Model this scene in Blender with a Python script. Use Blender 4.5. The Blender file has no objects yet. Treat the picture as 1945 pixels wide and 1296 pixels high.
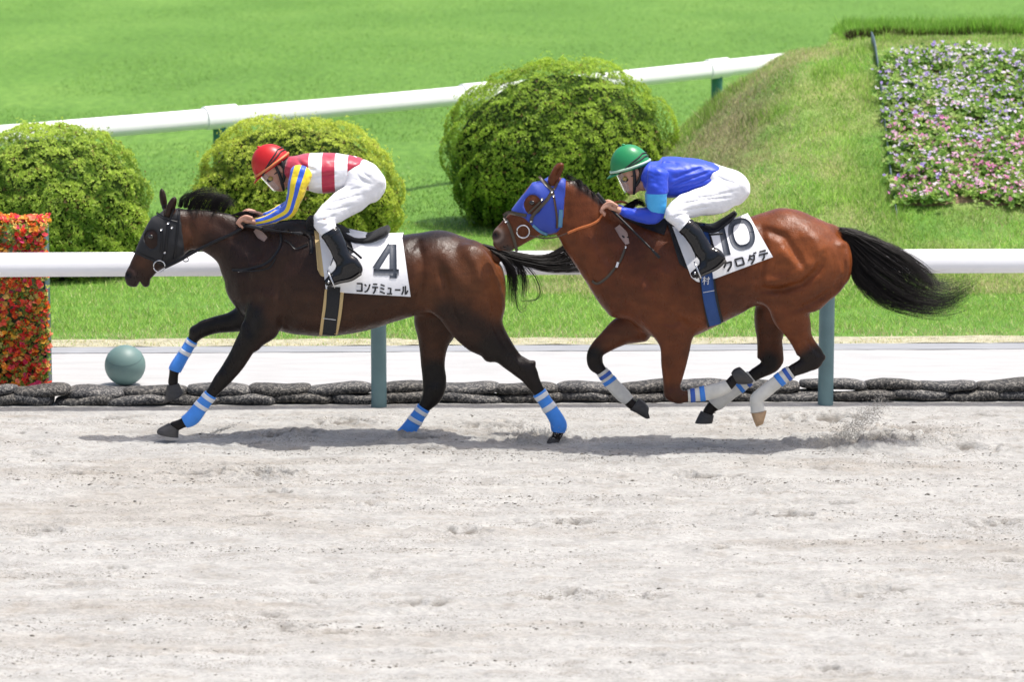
import bpy, math, random
import numpy as np
rng = np.random.default_rng(7)
R = math.radians
scene = bpy.context.scene
# ---------------------------------------------------------------- camera
CAM_H, PITCH, FPX, PW, PH = 4.12, R(9.26), 6200.0, 1945.0, 1296.0
cam_d = bpy.data.cameras.new('camera')
cam = bpy.data.objects.new('camera', cam_d)
scene.collection.objects.link(cam)
cam.location = (0, 0, CAM_H)
cam.rotation_euler = (math.pi / 2 - PITCH, 0, 0)
cam_d.sensor_width = 36.0
cam_d.lens = 36.0 * FPX / PW
cam_d.clip_end = 2000
cam_d.dof.use_dof = True
cam_d.dof.focus_distance = 21.45
cam_d.dof.aperture_fstop = 3.4
scene.camera = cam
# ---------------------------------------------------------------- light
SUN_FROM = np.array([0.30, 0.015, 1.0]); SUN_FROM /= np.linalg.norm(SUN_FROM)
world = bpy.data.worlds.new('World'); scene.world = world; world.use_nodes = True
wn = world.node_tree
sky = wn.nodes.new('ShaderNodeTexSky'); sky.sky_type = 'NISHITA'; sky.sun_disc = False
sky.sun_elevation = math.asin(SUN_FROM[2])
sky.sun_rotation = math.atan2(SUN_FROM[0], SUN_FROM[1])
sky.dust_density = 5.0; sky.ozone_density = 0.3; sky.air_density = 1.0
bg = wn.nodes['Background']; bg.inputs['Strength'].default_value = 0.15
wn.links.new(sky.outputs[0], bg.inputs['Color'])
sun_d = bpy.data.lights.new('sun', 'SUN'); sun_d.energy = 3.7; sun_d.angle = R(0.6)
sun_d.color = (1.0, 0.965, 0.915)
sun = bpy.data.objects.new('sun', sun_d); scene.collection.objects.link(sun)
from mathutils import Vector
sun.rotation_euler = Vector((-SUN_FROM[0], -SUN_FROM[1], -SUN_FROM[2])).to_track_quat('-Z', 'Y').to_euler()
sun.location = (6, 20, 20)
vs = scene.view_settings
vs.view_transform = 'Standard'; vs.look = 'None'; vs.gamma = 1.0; vs.exposure = 0.40
try: vs.use_curve_mapping = False
except Exception: pass

# ---------------------------------------------------------------- photo pixel <-> world
CP, SP = math.cos(PITCH), math.sin(PITCH)
def un(px, py, Y):
    """point at depth Y (metres from the camera along the ground) seen at a photo pixel"""
    px = np.asarray(px, float); py = np.asarray(py, float); Y = np.asarray(Y, float)
    u = (px - PW / 2) / FPX; v = (PH / 2 - py) / FPX
    t = Y / (CP + v * SP)
    return np.stack(np.broadcast_arrays(t * u, Y + 0 * t, CAM_H + t * (v * CP - SP)), -1)
def proj(P):
    P = np.asarray(P, float)
    dz = P[..., 2] - CAM_H
    d = P[..., 1] * CP - dz * SP
    up = P[..., 1] * SP + dz * CP
    return PW / 2 + FPX * P[..., 0] / d, PH / 2 - FPX * up / d
def on_ground(px, py, z=0.0):
    v = (PH / 2 - py) / FPX; u = (px - PW / 2) / FPX
    t = (z - CAM_H) / (v * CP - SP)
    return np.array([t * u, t * (CP + v * SP), z])

# ---------------------------------------------------------------- noise
_lat = np.random.default_rng(11).random((256, 256)).astype(np.float32) * 2 - 1
def vnoise(x, y):
    xi = np.floor(x).astype(int); yi = np.floor(y).astype(int)
    fx = x - xi; fy = y - yi
    fx = fx * fx * (3 - 2 * fx); fy = fy * fy * (3 - 2 * fy)
    a = _lat[xi & 255, yi & 255]; b = _lat[(xi + 1) & 255, yi & 255]
    c = _lat[xi & 255, (yi + 1) & 255]; d = _lat[(xi + 1) & 255, (yi + 1) & 255]
    return (a * (1 - fx) + b * fx) * (1 - fy) + (c * (1 - fx) + d * fx) * fy
def fbm(x, y, oct=4, lac=2.03, gain=0.5):
    s = 0; a = 1.0
    for o in range(oct):
        s = s + a * vnoise(x + 17.3 * o, y + 9.1 * o); x = x * lac; y = y * lac; a *= gain
    return s
def sstep(a, b, x):
    t = np.clip((x - a) / (b - a), 0, 1); return t * t * (3 - 2 * t)

# ---------------------------------------------------------------- mesh helpers
COL = scene.collection
def raw_mesh(name, V, F, mats=(), smooth=True, cols=None, attrs=None, fmat=None):
    """F: int array (n,3) or (n,4) or a list of such arrays"""
    V = np.asarray(V, np.float32).reshape(-1, 3)
    Fs = F if isinstance(F, (list, tuple)) else [F]
    Fs = [np.asarray(f, np.int32) for f in Fs if len(f)]
    me = bpy.data.meshes.new(name)
    me.vertices.add(len(V)); me.vertices.foreach_set('co', V.ravel())
    loops = np.concatenate([f.ravel() for f in Fs])
    tot = np.concatenate([np.full(len(f), f.shape[1], np.int32) for f in Fs])
    start = np.concatenate([[0], np.cumsum(tot)[:-1]]).astype(np.int32)
    me.loops.add(len(loops)); me.loops.foreach_set('vertex_index', loops)
    me.polygons.add(len(tot)); me.polygons.foreach_set('loop_start', start)
    if smooth: me.polygons.foreach_set('use_smooth', np.ones(len(tot), bool))
    if fmat is not None: me.polygons.foreach_set('material_index', np.asarray(fmat, np.int32))
    me.update(calc_edges=True)
    for m in (mats if isinstance(mats, (list, tuple)) else [mats]): me.materials.append(m)
    if cols is not None:
        cols = np.asarray(cols, np.float32)
        if cols.shape[1] == 3: cols = np.concatenate([cols, np.ones((len(cols), 1), np.float32)], 1)
        at = me.color_attributes.new('Col', 'FLOAT_COLOR', 'POINT'); at.data.foreach_set('color', cols.ravel())
    for k, v in (attrs or {}).items():
        at = me.attributes.new(k, 'FLOAT', 'POINT'); at.data.foreach_set('value', np.asarray(v, np.float32))
    return me
def thing(name, label, cat, loc=(0, 0, 0), group=None, kind=None):
    o = bpy.data.objects.new(name, None); COL.objects.link(o); o.location = loc
    o.empty_display_size = 0.1
    return tag(o, label, cat, group, kind)
def tag(o, label=None, cat=None, group=None, kind=None):
    if label: o['label'] = label
    if cat: o['category'] = cat
    if group: o['group'] = group
    if kind: o['kind'] = kind
    return o
def obj(name, V, F, mats, parent=None, smooth=True, auto=None, **kw):
    """world-space vertices; kept relative to the thing's base"""
    V = np.asarray(V, np.float64).reshape(-1, 3)
    base = np.zeros(3)
    p = parent
    while p is not None: base = base + np.array(p.location); p = p.parent
    me = raw_mesh(name, V - base, F, mats, smooth, **kw)
    if auto is not None:
        try: me.set_sharp_from_angle(angle=R(auto))
        except Exception: pass
    o = bpy.data.objects.new(name, me); COL.objects.link(o)
    if parent is not None: o.parent = parent
    return o
def join(parts):
    """parts: list of (V, F) ; returns a joined (V, [F3,F4])"""
    Vs, F3, F4, n = [], [], [], 0
    for V, F in parts:
        V = np.asarray(V).reshape(-1, 3)
        for f in (F if isinstance(F, (list, tuple)) else [F]):
            f = np.asarray(f)
            if len(f) == 0: continue
            (F3 if f.shape[1] == 3 else F4).append(f + n)
        Vs.append(V); n += len(V)
    out = []
    if F3: out.append(np.concatenate(F3))
    if F4: out.append(np.concatenate(F4))
    return np.concatenate(Vs), out
def catmull(P, per=8):
    P = np.asarray(P, float)
    if len(P) < 3:
        t = np.linspace(0, 1, per + 1)[:, None]; return P[0] * (1 - t) + P[-1] * t
    Q = np.concatenate([[2 * P[0] - P[1]], P, [2 * P[-1] - P[-2]]])
    out = []
    for i in range(len(P) - 1):
        p0, p1, p2, p3 = Q[i:i + 4]
        t = np.linspace(0, 1, per, endpoint=False)[:, None]
        out.append(0.5 * (2 * p1 + (p2 - p0) * t + (2 * p0 - 5 * p1 + 4 * p2 - p3) * t ** 2 + (3 * p1 - p0 - 3 * p2 + p3) * t ** 3))
    out.append(P[-1:]); return np.concatenate(out)
def rings(Rg, cap=True):
    """Rg (n,m,3) closed rings -> V,F"""
    n, m, _ = Rg.shape
    V = Rg.reshape(-1, 3); i = np.arange(n - 1)[:, None] * m; j = np.arange(m)[None, :]; jn = (j + 1) % m
    F = np.stack([i + j, i + jn, i + m + jn, i + m + j], -1).reshape(-1, 4)
    Fs = [F]
    if cap:
        V = np.concatenate([V, Rg[0].mean(0)[None], Rg[-1].mean(0)[None]])
        a = np.arange(m); b = (a + 1) % m
        Fs.append(np.concatenate([np.stack([b, a, np.full(m, n * m)], -1), np.stack([(n - 1) * m + a, (n - 1) * m + b, np.full(m, n * m + 1)], -1)]))
    return V, Fs
def tube(P, rad, m=8, cap=True, per=0, flat=1.0):
    P = np.asarray(P, float)
    if per: P = catmull(P, per)
    n = len(P); rad = np.broadcast_to(np.asarray(rad, float) if np.ndim(rad) == 0 else np.interp(np.linspace(0, 1, n), np.linspace(0, 1, len(rad)), rad), (n,))
    T = np.gradient(P, axis=0); T /= np.linalg.norm(T, axis=1, keepdims=True) + 1e-9
    ref = np.array([0.0, 0, 1.0]) if abs(T[:, 2]).mean() < 0.8 else np.array([0, 1.0, 0])
    N = np.cross(T, ref); N /= np.linalg.norm(N, axis=1, keepdims=True) + 1e-9
    B = np.cross(T, N)
    a = np.linspace(0, 2 * np.pi, m, endpoint=False)
    Rg = P[:, None] + rad[:, None, None] * (np.cos(a)[None, :, None] * N[:, None] * flat + np.sin(a)[None, :, None] * B[:, None])
    return rings(Rg, cap)
def box(c, s):
    c = np.asarray(c, float); s = np.asarray(s, float) / 2
    V = c + s * np.array([[x, y, z] for x in (-1, 1) for y in (-1, 1) for z in (-1, 1)])
    F = np.array([[0, 1, 3, 2], [4, 6, 7, 5], [0, 4, 5, 1], [2, 3, 7, 6], [0, 2, 6, 4], [1, 5, 7, 3]])
    return V, [F]
def grid_faces(nu, nv):
    i, j = np.meshgrid(np.arange(nu - 1), np.arange(nv - 1), indexing='ij'); a = (i * nv + j).ravel()
    return np.stack([a, a + nv, a + nv + 1, a + 1], -1)
def sphere(c, r, nu=24, nv=14):
    th = np.linspace(0.02, np.pi - 0.02, nv); ph = np.linspace(0, 2 * np.pi, nu, endpoint=False)
    r = np.broadcast_to(r, 3)
    Rg = np.stack([np.sin(th)[:, None] * np.cos(ph), np.sin(th)[:, None] * np.sin(ph), -np.cos(th)[:, None] + 0 * ph], -1) * r + np.asarray(c)
    return rings(Rg)

# ---------------------------------------------------------------- materials
def mat(name, col=(.5, .5, .5), rough=.6, spec=.5, attr=False, var=0.0, vscale=8.0, bump=0.0, bscale=60.0, coat=0.0, sheen=0.0, metal=0.0, trans=0.0, detail=6.0, stretch=None, coords='Object'):
    m = bpy.data.materials.new(name); m.use_nodes = True
    nt = m.node_tree; b = nt.nodes['Principled BSDF']
    b.inputs['Roughness'].default_value = rough; b.inputs['Metallic'].default_value = metal
    b.inputs['Specular IOR Level'].default_value = spec
    b.inputs['Coat Weight'].default_value = coat; b.inputs['Coat Roughness'].default_value = 0.25
    b.inputs['Sheen Weight'].default_value = sheen
    b.inputs['Transmission Weight'].default_value = trans
    b.inputs['Base Color'].default_value = (*col, 1)
    src = None
    if attr:
        a = nt.nodes.new('ShaderNodeVertexColor'); a.layer_name = 'Col'; src = a.outputs['Color']
    tc = nt.nodes.new('ShaderNodeTexCoord'); co = tc.outputs[coords]
    if stretch:
        mp = nt.nodes.new('ShaderNodeMapping'); mp.inputs['Scale'].default_value = stretch
        nt.links.new(co, mp.inputs['Vector']); co = mp.outputs[0]
    if var > 0:
        n = nt.nodes.new('ShaderNodeTexNoise'); n.inputs['Scale'].default_value = vscale; n.inputs['Detail'].default_value = detail
        nt.links.new(co, n.inputs['Vector'])
        mr = nt.nodes.new('ShaderNodeMapRange'); mr.inputs['From Min'].default_value = .25; mr.inputs['From Max'].default_value = .75
        mr.inputs['To Min'].default_value = 1 - var; mr.inputs['To Max'].default_value = 1 + var
        nt.links.new(n.outputs['Fac'], mr.inputs['Value'])
        mx = nt.nodes.new('ShaderNodeMix'); mx.data_type = 'RGBA'; mx.blend_type = 'MULTIPLY'; mx.inputs['Factor'].default_value = 1
        if src is not None: nt.links.new(src, mx.inputs['A'])
        else: mx.inputs['A'].default_value = (*col, 1)
        nt.links.new(mr.outputs[0], mx.inputs['B']); src = mx.outputs['Result']
    if src is not None: nt.links.new(src, b.inputs['Base Color'])
    if bump > 0:
        n2 = nt.nodes.new('ShaderNodeTexNoise'); n2.inputs['Scale'].default_value = bscale; n2.inputs['Detail'].default_value = 5
        nt.links.new(co, n2.inputs['Vector'])
        bp = nt.nodes.new('ShaderNodeBump'); bp.inputs['Strength'].default_value = 1.0; bp.inputs['Distance'].default_value = bump
        nt.links.new(n2.outputs['Fac'], bp.inputs['Height']); nt.links.new(bp.outputs[0], b.inputs['Normal'])
    return m
def leafy(m, amt=.4):
    nt = m.node_tree; b = nt.nodes['Principled BSDF']; out = nt.nodes['Material Output']; src = b.inputs['Base Color'].links[0].from_socket
    tr = nt.nodes.new('ShaderNodeBsdfTranslucent'); nt.links.new(src, tr.inputs['Color']); mx = nt.nodes.new('ShaderNodeMixShader'); mx.inputs[0].default_value = amt
    nt.links.new(b.outputs[0], mx.inputs[1]); nt.links.new(tr.outputs[0], mx.inputs[2]); nt.links.new(mx.outputs[0], out.inputs['Surface']); return m
def ramp_mat(name, stops, source, lo, hi, rough=.45, sheen=0.2, bump=0.0, bscale=80):
    """sharp colour bands along an object axis ('X','Y','Z') or a stored attribute"""
    m = mat(name, (1, 1, 1), rough, sheen=sheen, bump=bump, bscale=bscale); nt = m.node_tree; b = nt.nodes['Principled BSDF']
    if source in 'XYZ':
        tc = nt.nodes.new('ShaderNodeTexCoord'); sx = nt.nodes.new('ShaderNodeSeparateXYZ'); nt.links.new(tc.outputs['Object'], sx.inputs[0]); o = sx.outputs['XYZ'.index(source)]
    else:
        a = nt.nodes.new('ShaderNodeAttribute'); a.attribute_name = source; o = a.outputs['Fac']
    mr = nt.nodes.new('ShaderNodeMapRange'); mr.inputs['From Min'].default_value = lo; mr.inputs['From Max'].default_value = hi
    nt.links.new(o, mr.inputs['Value'])
    cr = nt.nodes.new('ShaderNodeValToRGB'); cr.color_ramp.interpolation = 'CONSTANT'
    el = cr.color_ramp.elements
    while len(el) < len(stops): el.new(0.5)
    for e, (p, c) in zip(el, stops): e.position = min(max((p - lo) / (hi - lo), 0), 1); e.color = (*c, 1)
    nt.links.new(mr.outputs[0], cr.inputs[0]); nt.links.new(cr.outputs[0], b.inputs['Base Color'])
    return m

# ---------------------------------------------------------------- sculpting: signed distance field -> mesh
def surfnet(D, org, h, smooth=2):
    S = D < 0
    c = np.zeros(tuple(s - 1 for s in D.shape), np.int8)
    for i in (0, 1):
        for j in (0, 1):
            for k in (0, 1): c += S[i:D.shape[0] - 1 + i, j:D.shape[1] - 1 + j, k:D.shape[2] - 1 + k]
    act = (c > 0) & (c < 8)
    I, J, K = np.nonzero(act); idx = np.full(act.shape, -1, np.int32); idx[act] = np.arange(len(I))
    pos = np.zeros((len(I), 3)); cnt = np.zeros(len(I))
    for ax in range(3):
        for a in (0, 1):
            for b_ in (0, 1):
                p = [0, 0, 0]; oth = [q for q in range(3) if q != ax]; p[oth[0]] = a; p[oth[1]] = b_
                q = list(p); q[ax] = 1
                va = D[I + p[0], J + p[1], K + p[2]]; vb = D[I + q[0], J + q[1], K + q[2]]
                m = (va < 0) != (vb < 0); t = np.where(m, va / np.where(m, va - vb, 1), 0)
                e = np.array(p, float)[None] + np.zeros((len(I), 1)); e[:, ax] = t
                pos += e * m[:, None]; cnt += m
    V = pos / cnt[:, None] + np.stack([I, J, K], -1)
    F = []
    for ax in range(3):
        sl0 = [slice(None)] * 3; sl1 = [slice(None)] * 3; sl0[ax] = slice(0, -1); sl1[ax] = slice(1, None)
        e = S[tuple(sl0)] != S[tuple(sl1)]
        i, j, k = np.nonzero(e); ijk = np.stack([i, j, k], -1)
        o1, o2 = [(1, 2), (2, 0), (0, 1)][ax]
        lim = np.array(act.shape)
        ok = (ijk[:, o1] > 0) & (ijk[:, o2] > 0) & (ijk[:, o1] < lim[o1]) & (ijk[:, o2] < lim[o2])
        ijk = ijk[ok]
        def cell(d1, d2):
            q = ijk.copy(); q[:, o1] -= d1; q[:, o2] -= d2; return idx[q[:, 0], q[:, 1], q[:, 2]]
        quad = np.stack([cell(1, 1), cell(0, 1), cell(0, 0), cell(1, 0)], -1)
        inside = S[ijk[:, 0], ijk[:, 1], ijk[:, 2]]
        quad[~inside] = quad[~inside][:, ::-1]
        F.append(quad)
    F = np.concatenate(F)
    if smooth:
        E = np.concatenate([F[:, [0, 1]], F[:, [1, 2]], F[:, [2, 3]], F[:, [3, 0]]])
        n = len(V); deg = np.bincount(E[:, 0], minlength=n) + np.bincount(E[:, 1], minlength=n)
        for _ in range(smooth):
            A = np.stack([np.bincount(E[:, 0], V[E[:, 1], q], n) + np.bincount(E[:, 1], V[E[:, 0], q], n) for q in range(3)], -1)
            V = 0.4 * V + 0.6 * A / np.maximum(deg, 1)[:, None]
    return V * h + org, F

class Loft:
    """limb or trunk: stations (pxA,pyA,pxB,pyB,halfwidth,yoff); A and B are the two outlines seen from the side"""
    def __init__(s, st, Y, n=2.0, egg=0.0, cap=0.7, per=8):
        rows = []
        for q in st:
            ax, ay, bx, by, hw = q[:5]; yo = q[5] if len(q) > 5 else 0.0
            A = un(ax, ay, Y + yo); B = un(bx, by, Y + yo); C = (A + B) / 2; d = A - B; L = np.linalg.norm(d[[0, 2]])
            rows.append([C[0], C[2], L / 2, hw, Y + yo, d[0] / L, d[2] / L])
        s.T = catmull(rows, per); s.per = per; s.n = n; s.egg = egg; s.cap = cap
        s.T[:, 2:4] = np.maximum(s.T[:, 2:4], 0.004)
        nn = np.hypot(s.T[:, 5], s.T[:, 6])[:, None]; s.T[:, 5:7] /= nn
    def bounds(s, pad):
        m = s.T[:, 2].max() + pad; T = s.T
        r = np.maximum(T[:, 2], T[:, 3]) + pad
        return np.array([(T[:, 0] - r).min(), (T[:, 4] - r).min(), (T[:, 1] - r).min()]), np.array([(T[:, 0] + r).max(), (T[:, 4] + r).max(), (T[:, 1] + r).max()])
    def flat(s, x, z):
        """per side-view point: param, dp (towards A +), dpar, and interpolated a,b,y"""
        best = np.full(x.shape, 1e9); par = np.zeros(x.shape); T = s.T
        for i in range(len(T) - 1):
            ex, ez = T[i + 1, 0] - T[i, 0], T[i + 1, 1] - T[i, 1]; l2 = ex * ex + ez * ez + 1e-12
            t = np.clip(((x - T[i, 0]) * ex + (z - T[i, 1]) * ez) / l2, 0, 1)
            d2 = (x - T[i, 0] - t * ex) ** 2 + (z - T[i, 1] - t * ez) ** 2
            m = d2 < best; best = np.where(m, d2, best); par = np.where(m, i + t, par)
        g = np.arange(len(T)); I = lambda c: np.interp(par, g, T[:, c])
        cx, cz, a, b, y, nx, nz = [I(c) for c in range(7)]
        vx, vz = x - cx, z - cz; dist = np.sqrt(best)
        sgn = np.sign(vx * nx + vz * nz); dp = dist * sgn; dpar = np.zeros_like(dp)
        for end, i0, i1 in ((0.0, 0, 1), (len(T) - 1.0, -1, -2)):
            m = par == end
            if m.any():
                tx, tz = T[i0, 0] - T[i1, 0], T[i0, 1] - T[i1, 1]; L = math.hypot(tx, tz) + 1e-9; tx /= L; tz /= L
                q = vx * tx + vz * tz; w = np.sqrt(np.maximum(best - q * q, 0)) * sgn
                dp = np.where(m, w, dp); dpar = np.where(m, q, dpar)
        return par, dp, dpar, a, b, y
    def ev(s, X, Y, Z):
        """X,Z (nx,nz) arrays, Y (ny,) -> sd (nx,ny,nz)"""
        par, dp, dpar, a, b, y = s.flat(X, Z)
        be = b * (1 - s.egg * np.clip(dp / a, -1, 1)) if s.egg else b
        dy = Y[None, :, None] - y[:, None, :]
        f = (np.abs(dp / a) ** s.n + np.abs(dpar / (a * s.cap)) ** s.n)[:, None, :]
        r = (f + np.abs(dy / be[:, None, :]) ** s.n) ** (1 / s.n)
        L = np.sqrt((dp ** 2 + dpar ** 2)[:, None, :] + dy ** 2)
        return np.where(r < 2e-2, -np.minimum(a, b)[:, None, :], L * (1 - 1 / np.maximum(r, 1e-3)))
    def tube(s, t0, t1, off=0.0, m=20, n=14, wr=0.0, thick=True):
        """closed sleeve round the limb between stations t0 and t1"""
        g = np.arange(len(s.T)); q = np.linspace(t0 * s.per, t1 * s.per, n)
        T = np.stack([np.interp(q, g, s.T[:, c]) for c in range(7)], -1)
        a = np.linspace(0, 2 * np.pi, m, endpoint=False)
        tx = np.gradient(T[:, 0]); tz = np.gradient(T[:, 1]); L = np.hypot(tx, tz); nx, nz = -tz / L, tx / L
        sg = np.sign(nx * T[:, 5] + nz * T[:, 6]); nx *= sg; nz *= sg
        nx = 0.5 * nx + 0.5 * T[:, 5]; nz = 0.5 * nz + 0.5 * T[:, 6]; L = np.hypot(nx, nz); nx /= L; nz /= L
        w = 1 + wr * np.sin(np.arange(n)[:, None] * 2.1 + 1.3 * np.sin(a)[None]) if wr else np.ones((n, m))
        ra = (T[:, 2] + off)[:, None] * w; rb = (T[:, 3] + off)[:, None] * w
        Rg = np.stack([T[:, 0, None] + ra * np.cos(a) * nx[:, None], T[:, 4, None] + rb * np.sin(a), T[:, 1, None] + ra * np.cos(a) * nz[:, None]], -1)
        V, F = rings(Rg); return V, F

class Trunk(Loft):
    '''barrel of the horse: top and bottom outlines read along its length'''
    def __init__(s, st, Y, **k):
        super().__init__(st, Y, **k)
        P = np.array([q[:5] for q in st], float); t = catmull(P[:, 0:2], 8); b = catmull(P[:, 2:4], 8)
        A = un(t[:, 0], t[:, 1], Y); B = un(b[:, 0], b[:, 1], Y); s.top = A; s.bot = B; w = catmull(np.c_[(P[:, 0] + P[:, 2]) / 2, P[:, 4]], 8); W = un(w[:, 0], w[:, 0] * 0 + 520, Y); s.wx = W[:, 0]; s.ww = w[:, 1]
        s.x0, s.x1 = (A[0, 0] + B[0, 0]) / 2, (A[-1, 0] + B[-1, 0]) / 2
    def flat(s, x, z):
        xc = np.clip(x, s.x0, s.x1); zt = np.interp(xc, s.top[:, 0], s.top[:, 2]); zb = np.interp(xc, s.bot[:, 0], s.bot[:, 2])
        a = np.maximum((zt - zb) / 2, .01); b = np.interp(xc, s.wx, s.ww); return xc, z - (zt + zb) / 2, x - xc, a, b, np.full(x.shape, s.T[0, 4])

class Sculpt:
    def __init__(s): s.ops = []
    def loft(s, L, k=0.03): s.ops.append(('l', L, k)); return s
    def ell(s, c, r, k=0.02, ang=0.0, sub=False): s.ops.append(('e', np.asarray(c, float), np.asarray(r, float), k, ang, sub)); return s
    def stroke(s, P, w, d, side=-1, ymid=None, ypow=0.05): s.ops.append(('s', np.asarray(P, float), w, d, side, ymid, ypow)); return s
    def fn(s, f): s.ops.append(('f', f)); return s
    def build(s, h, pad=0.03):
        lo = np.full(3, 1e9); hi = -lo
        for o in s.ops:
            if o[0] == 'l': a, b = o[1].bounds(pad)
            elif o[0] == 'e' and not o[5]: r = o[2].max() + pad; a, b = o[1] - r, o[1] + r
            else: continue
            lo = np.minimum(lo, a); hi = np.maximum(hi, b)
        n = np.ceil((hi - lo) / h).astype(int) + 2
        s.h, s.org = h, lo
        s.ax = [lo[q] + h * np.arange(n[q]) for q in range(3)]
        D = np.full(n, 0.5, np.float32)
        for o in s.ops:
            if o[0] in 'le':
                k = o[2] if o[0] == 'l' else o[3]
                if o[0] == 'l': a, b = o[1].bounds(k + 2 * h)
                else: r = o[2].max() + k + 2 * h; a, b = o[1] - r, o[1] + r
                i0 = np.clip(np.floor((a - lo) / h).astype(int), 0, n - 1); i1 = np.clip(np.ceil((b - lo) / h).astype(int) + 1, 1, n)
                sl = tuple(slice(p, q) for p, q in zip(i0, i1))
                x, y, z = [s.ax[q][sl[q]] for q in range(3)]
                if o[0] == 'l':
                    X, Z = np.meshgrid(x, z, indexing='ij'); d = o[1].ev(X, y, Z)
                else:
                    c, r, _, ang, sub = o[1:6]
                    dx = (x - c[0])[:, None, None]; dy = (y - c[1])[None, :, None]; dz = (z - c[2])[None, None, :]
                    u = dx * math.cos(ang) + dz * math.sin(ang); w = -dx * math.sin(ang) + dz * math.cos(ang)
                    rr = np.sqrt((u / r[0]) ** 2 + (dy / r[1]) ** 2 + (w / r[2]) ** 2); LL = np.sqrt(dx * dx + dy * dy + dz * dz)
                    d = np.where(rr < 2e-2, -r.min(), LL * (1 - 1 / np.maximum(rr, 1e-3)))
                cur = D[sl]
                if o[0] == 'e' and o[5]:
                    hh = np.maximum(k - np.abs(cur + d), 0) / k; D[sl] = np.maximum(cur, -d) + hh * hh * k / 4
                else:
                    hh = np.maximum(k - np.abs(cur - d), 0) / k; D[sl] = np.minimum(cur, d) - hh * hh * k / 4
            elif o[0] == 's':
                P, w, dep, side, ymid, yp = o[1:]
                X, Z = np.meshgrid(s.ax[0], s.ax[2], indexing='ij'); best = np.full(X.shape, 1e9); tt = np.zeros(X.shape)
                for i in range(len(P) - 1):
                    e = P[i + 1] - P[i]; t = np.clip(((X - P[i, 0]) * e[0] + (Z - P[i, 1]) * e[1]) / (e @ e + 1e-12), 0, 1)
                    q = (X - P[i, 0] - t * e[0]) ** 2 + (Z - P[i, 1] - t * e[1]) ** 2
                    m = q < best; best = np.where(m, q, best); tt = np.where(m, (i + t) / (len(P) - 1), tt)
                g = dep * np.exp(-best / w ** 2) * np.clip(np.minimum(tt, 1 - tt) * 5 + 0.25, 0, 1)
                sy = 1.0 if side == 0 else sstep(-yp, yp, (s.ax[1] - ymid) * side)
                D += (g[:, None, :] * np.broadcast_to(sy, len(s.ax[1]))[None, :, None]).astype(np.float32)
            else:
                X = s.ax[0][:, None, None]; Yg = s.ax[1][None, :, None]; Z = s.ax[2][None, None, :]
                D = o[1](D, X, Yg, Z).astype(np.float32)
        D[0] = D[-1] = 0.5; D[:, 0] = D[:, -1] = 0.5; D[:, :, 0] = D[:, :, -1] = 0.5
        s.D = D; return s
    def mesh(s, smooth=2, D=None): return surfnet(s.D if D is None else D, s.org, s.h, smooth)
    def at(s, P):
        q = (np.asarray(P) - s.org) / s.h; n = np.array(s.D.shape)
        bad = ((q < 0) | (q > n - 1.001)).any(-1); q = np.clip(q, 0, n - 1.001); i = q.astype(int); f = q - i; r = 0
        for a in (0, 1):
            for b in (0, 1):
                for c in (0, 1):
                    w = (f[..., 0] if a else 1 - f[..., 0]) * (f[..., 1] if b else 1 - f[..., 1]) * (f[..., 2] if c else 1 - f[..., 2])
                    r = r + w * s.D[i[..., 0] + a, i[..., 1] + b, i[..., 2] + c]
        return np.where(bad, 0.5, r)
    def hit(s, px, py, off=0.0, fallback=None, far=False):
        """where the line of sight through a photo pixel meets the body (near or far side)"""
        px = np.asarray(px, float); py = np.asarray(py, float)
        ys = np.arange(s.ax[1][0], s.ax[1][-1], s.h * 0.6)
        if far: ys = ys[::-1]
        out = np.full(px.shape, np.nan); prev = np.full(px.shape, 0.5)
        for y in ys:
            d = s.at(un(px, py, y)) - off
            m = np.isnan(out) & (d < 0)
            t = np.where(m, prev / np.maximum(prev - d, 1e-6), 0); t = np.clip(t, 0, 1)
            step = ys[1] - ys[0]
            out = np.where(m, y - step + t * step, out); prev = d
        nanm = np.isnan(out)
        if nanm.any():
            if fallback is not None: out = np.where(nanm, fallback, out)
            elif (~nanm).any():
                g = np.argwhere(~nanm); b = np.argwhere(nanm)
                for q in b: out[tuple(q)] = out[tuple(g[np.argmin(((g - q) ** 2).sum(1))])]
            else: out[:] = 0.5 * (ys[0] + ys[-1])
        return un(px, py, out)
    def topz(s, x, y):
        i = np.clip(((x - s.org[0]) / s.h).astype(int), 0, s.D.shape[0] - 1); j = np.clip(((y - s.org[1]) / s.h).astype(int), 0, s.D.shape[1] - 1)
        col = s.D[i, j] < 0; k = s.D.shape[2] - 1 - np.argmax(col[..., ::-1], -1); return s.ax[2][np.clip(k, 0, len(s.ax[2]) - 1)]

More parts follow.
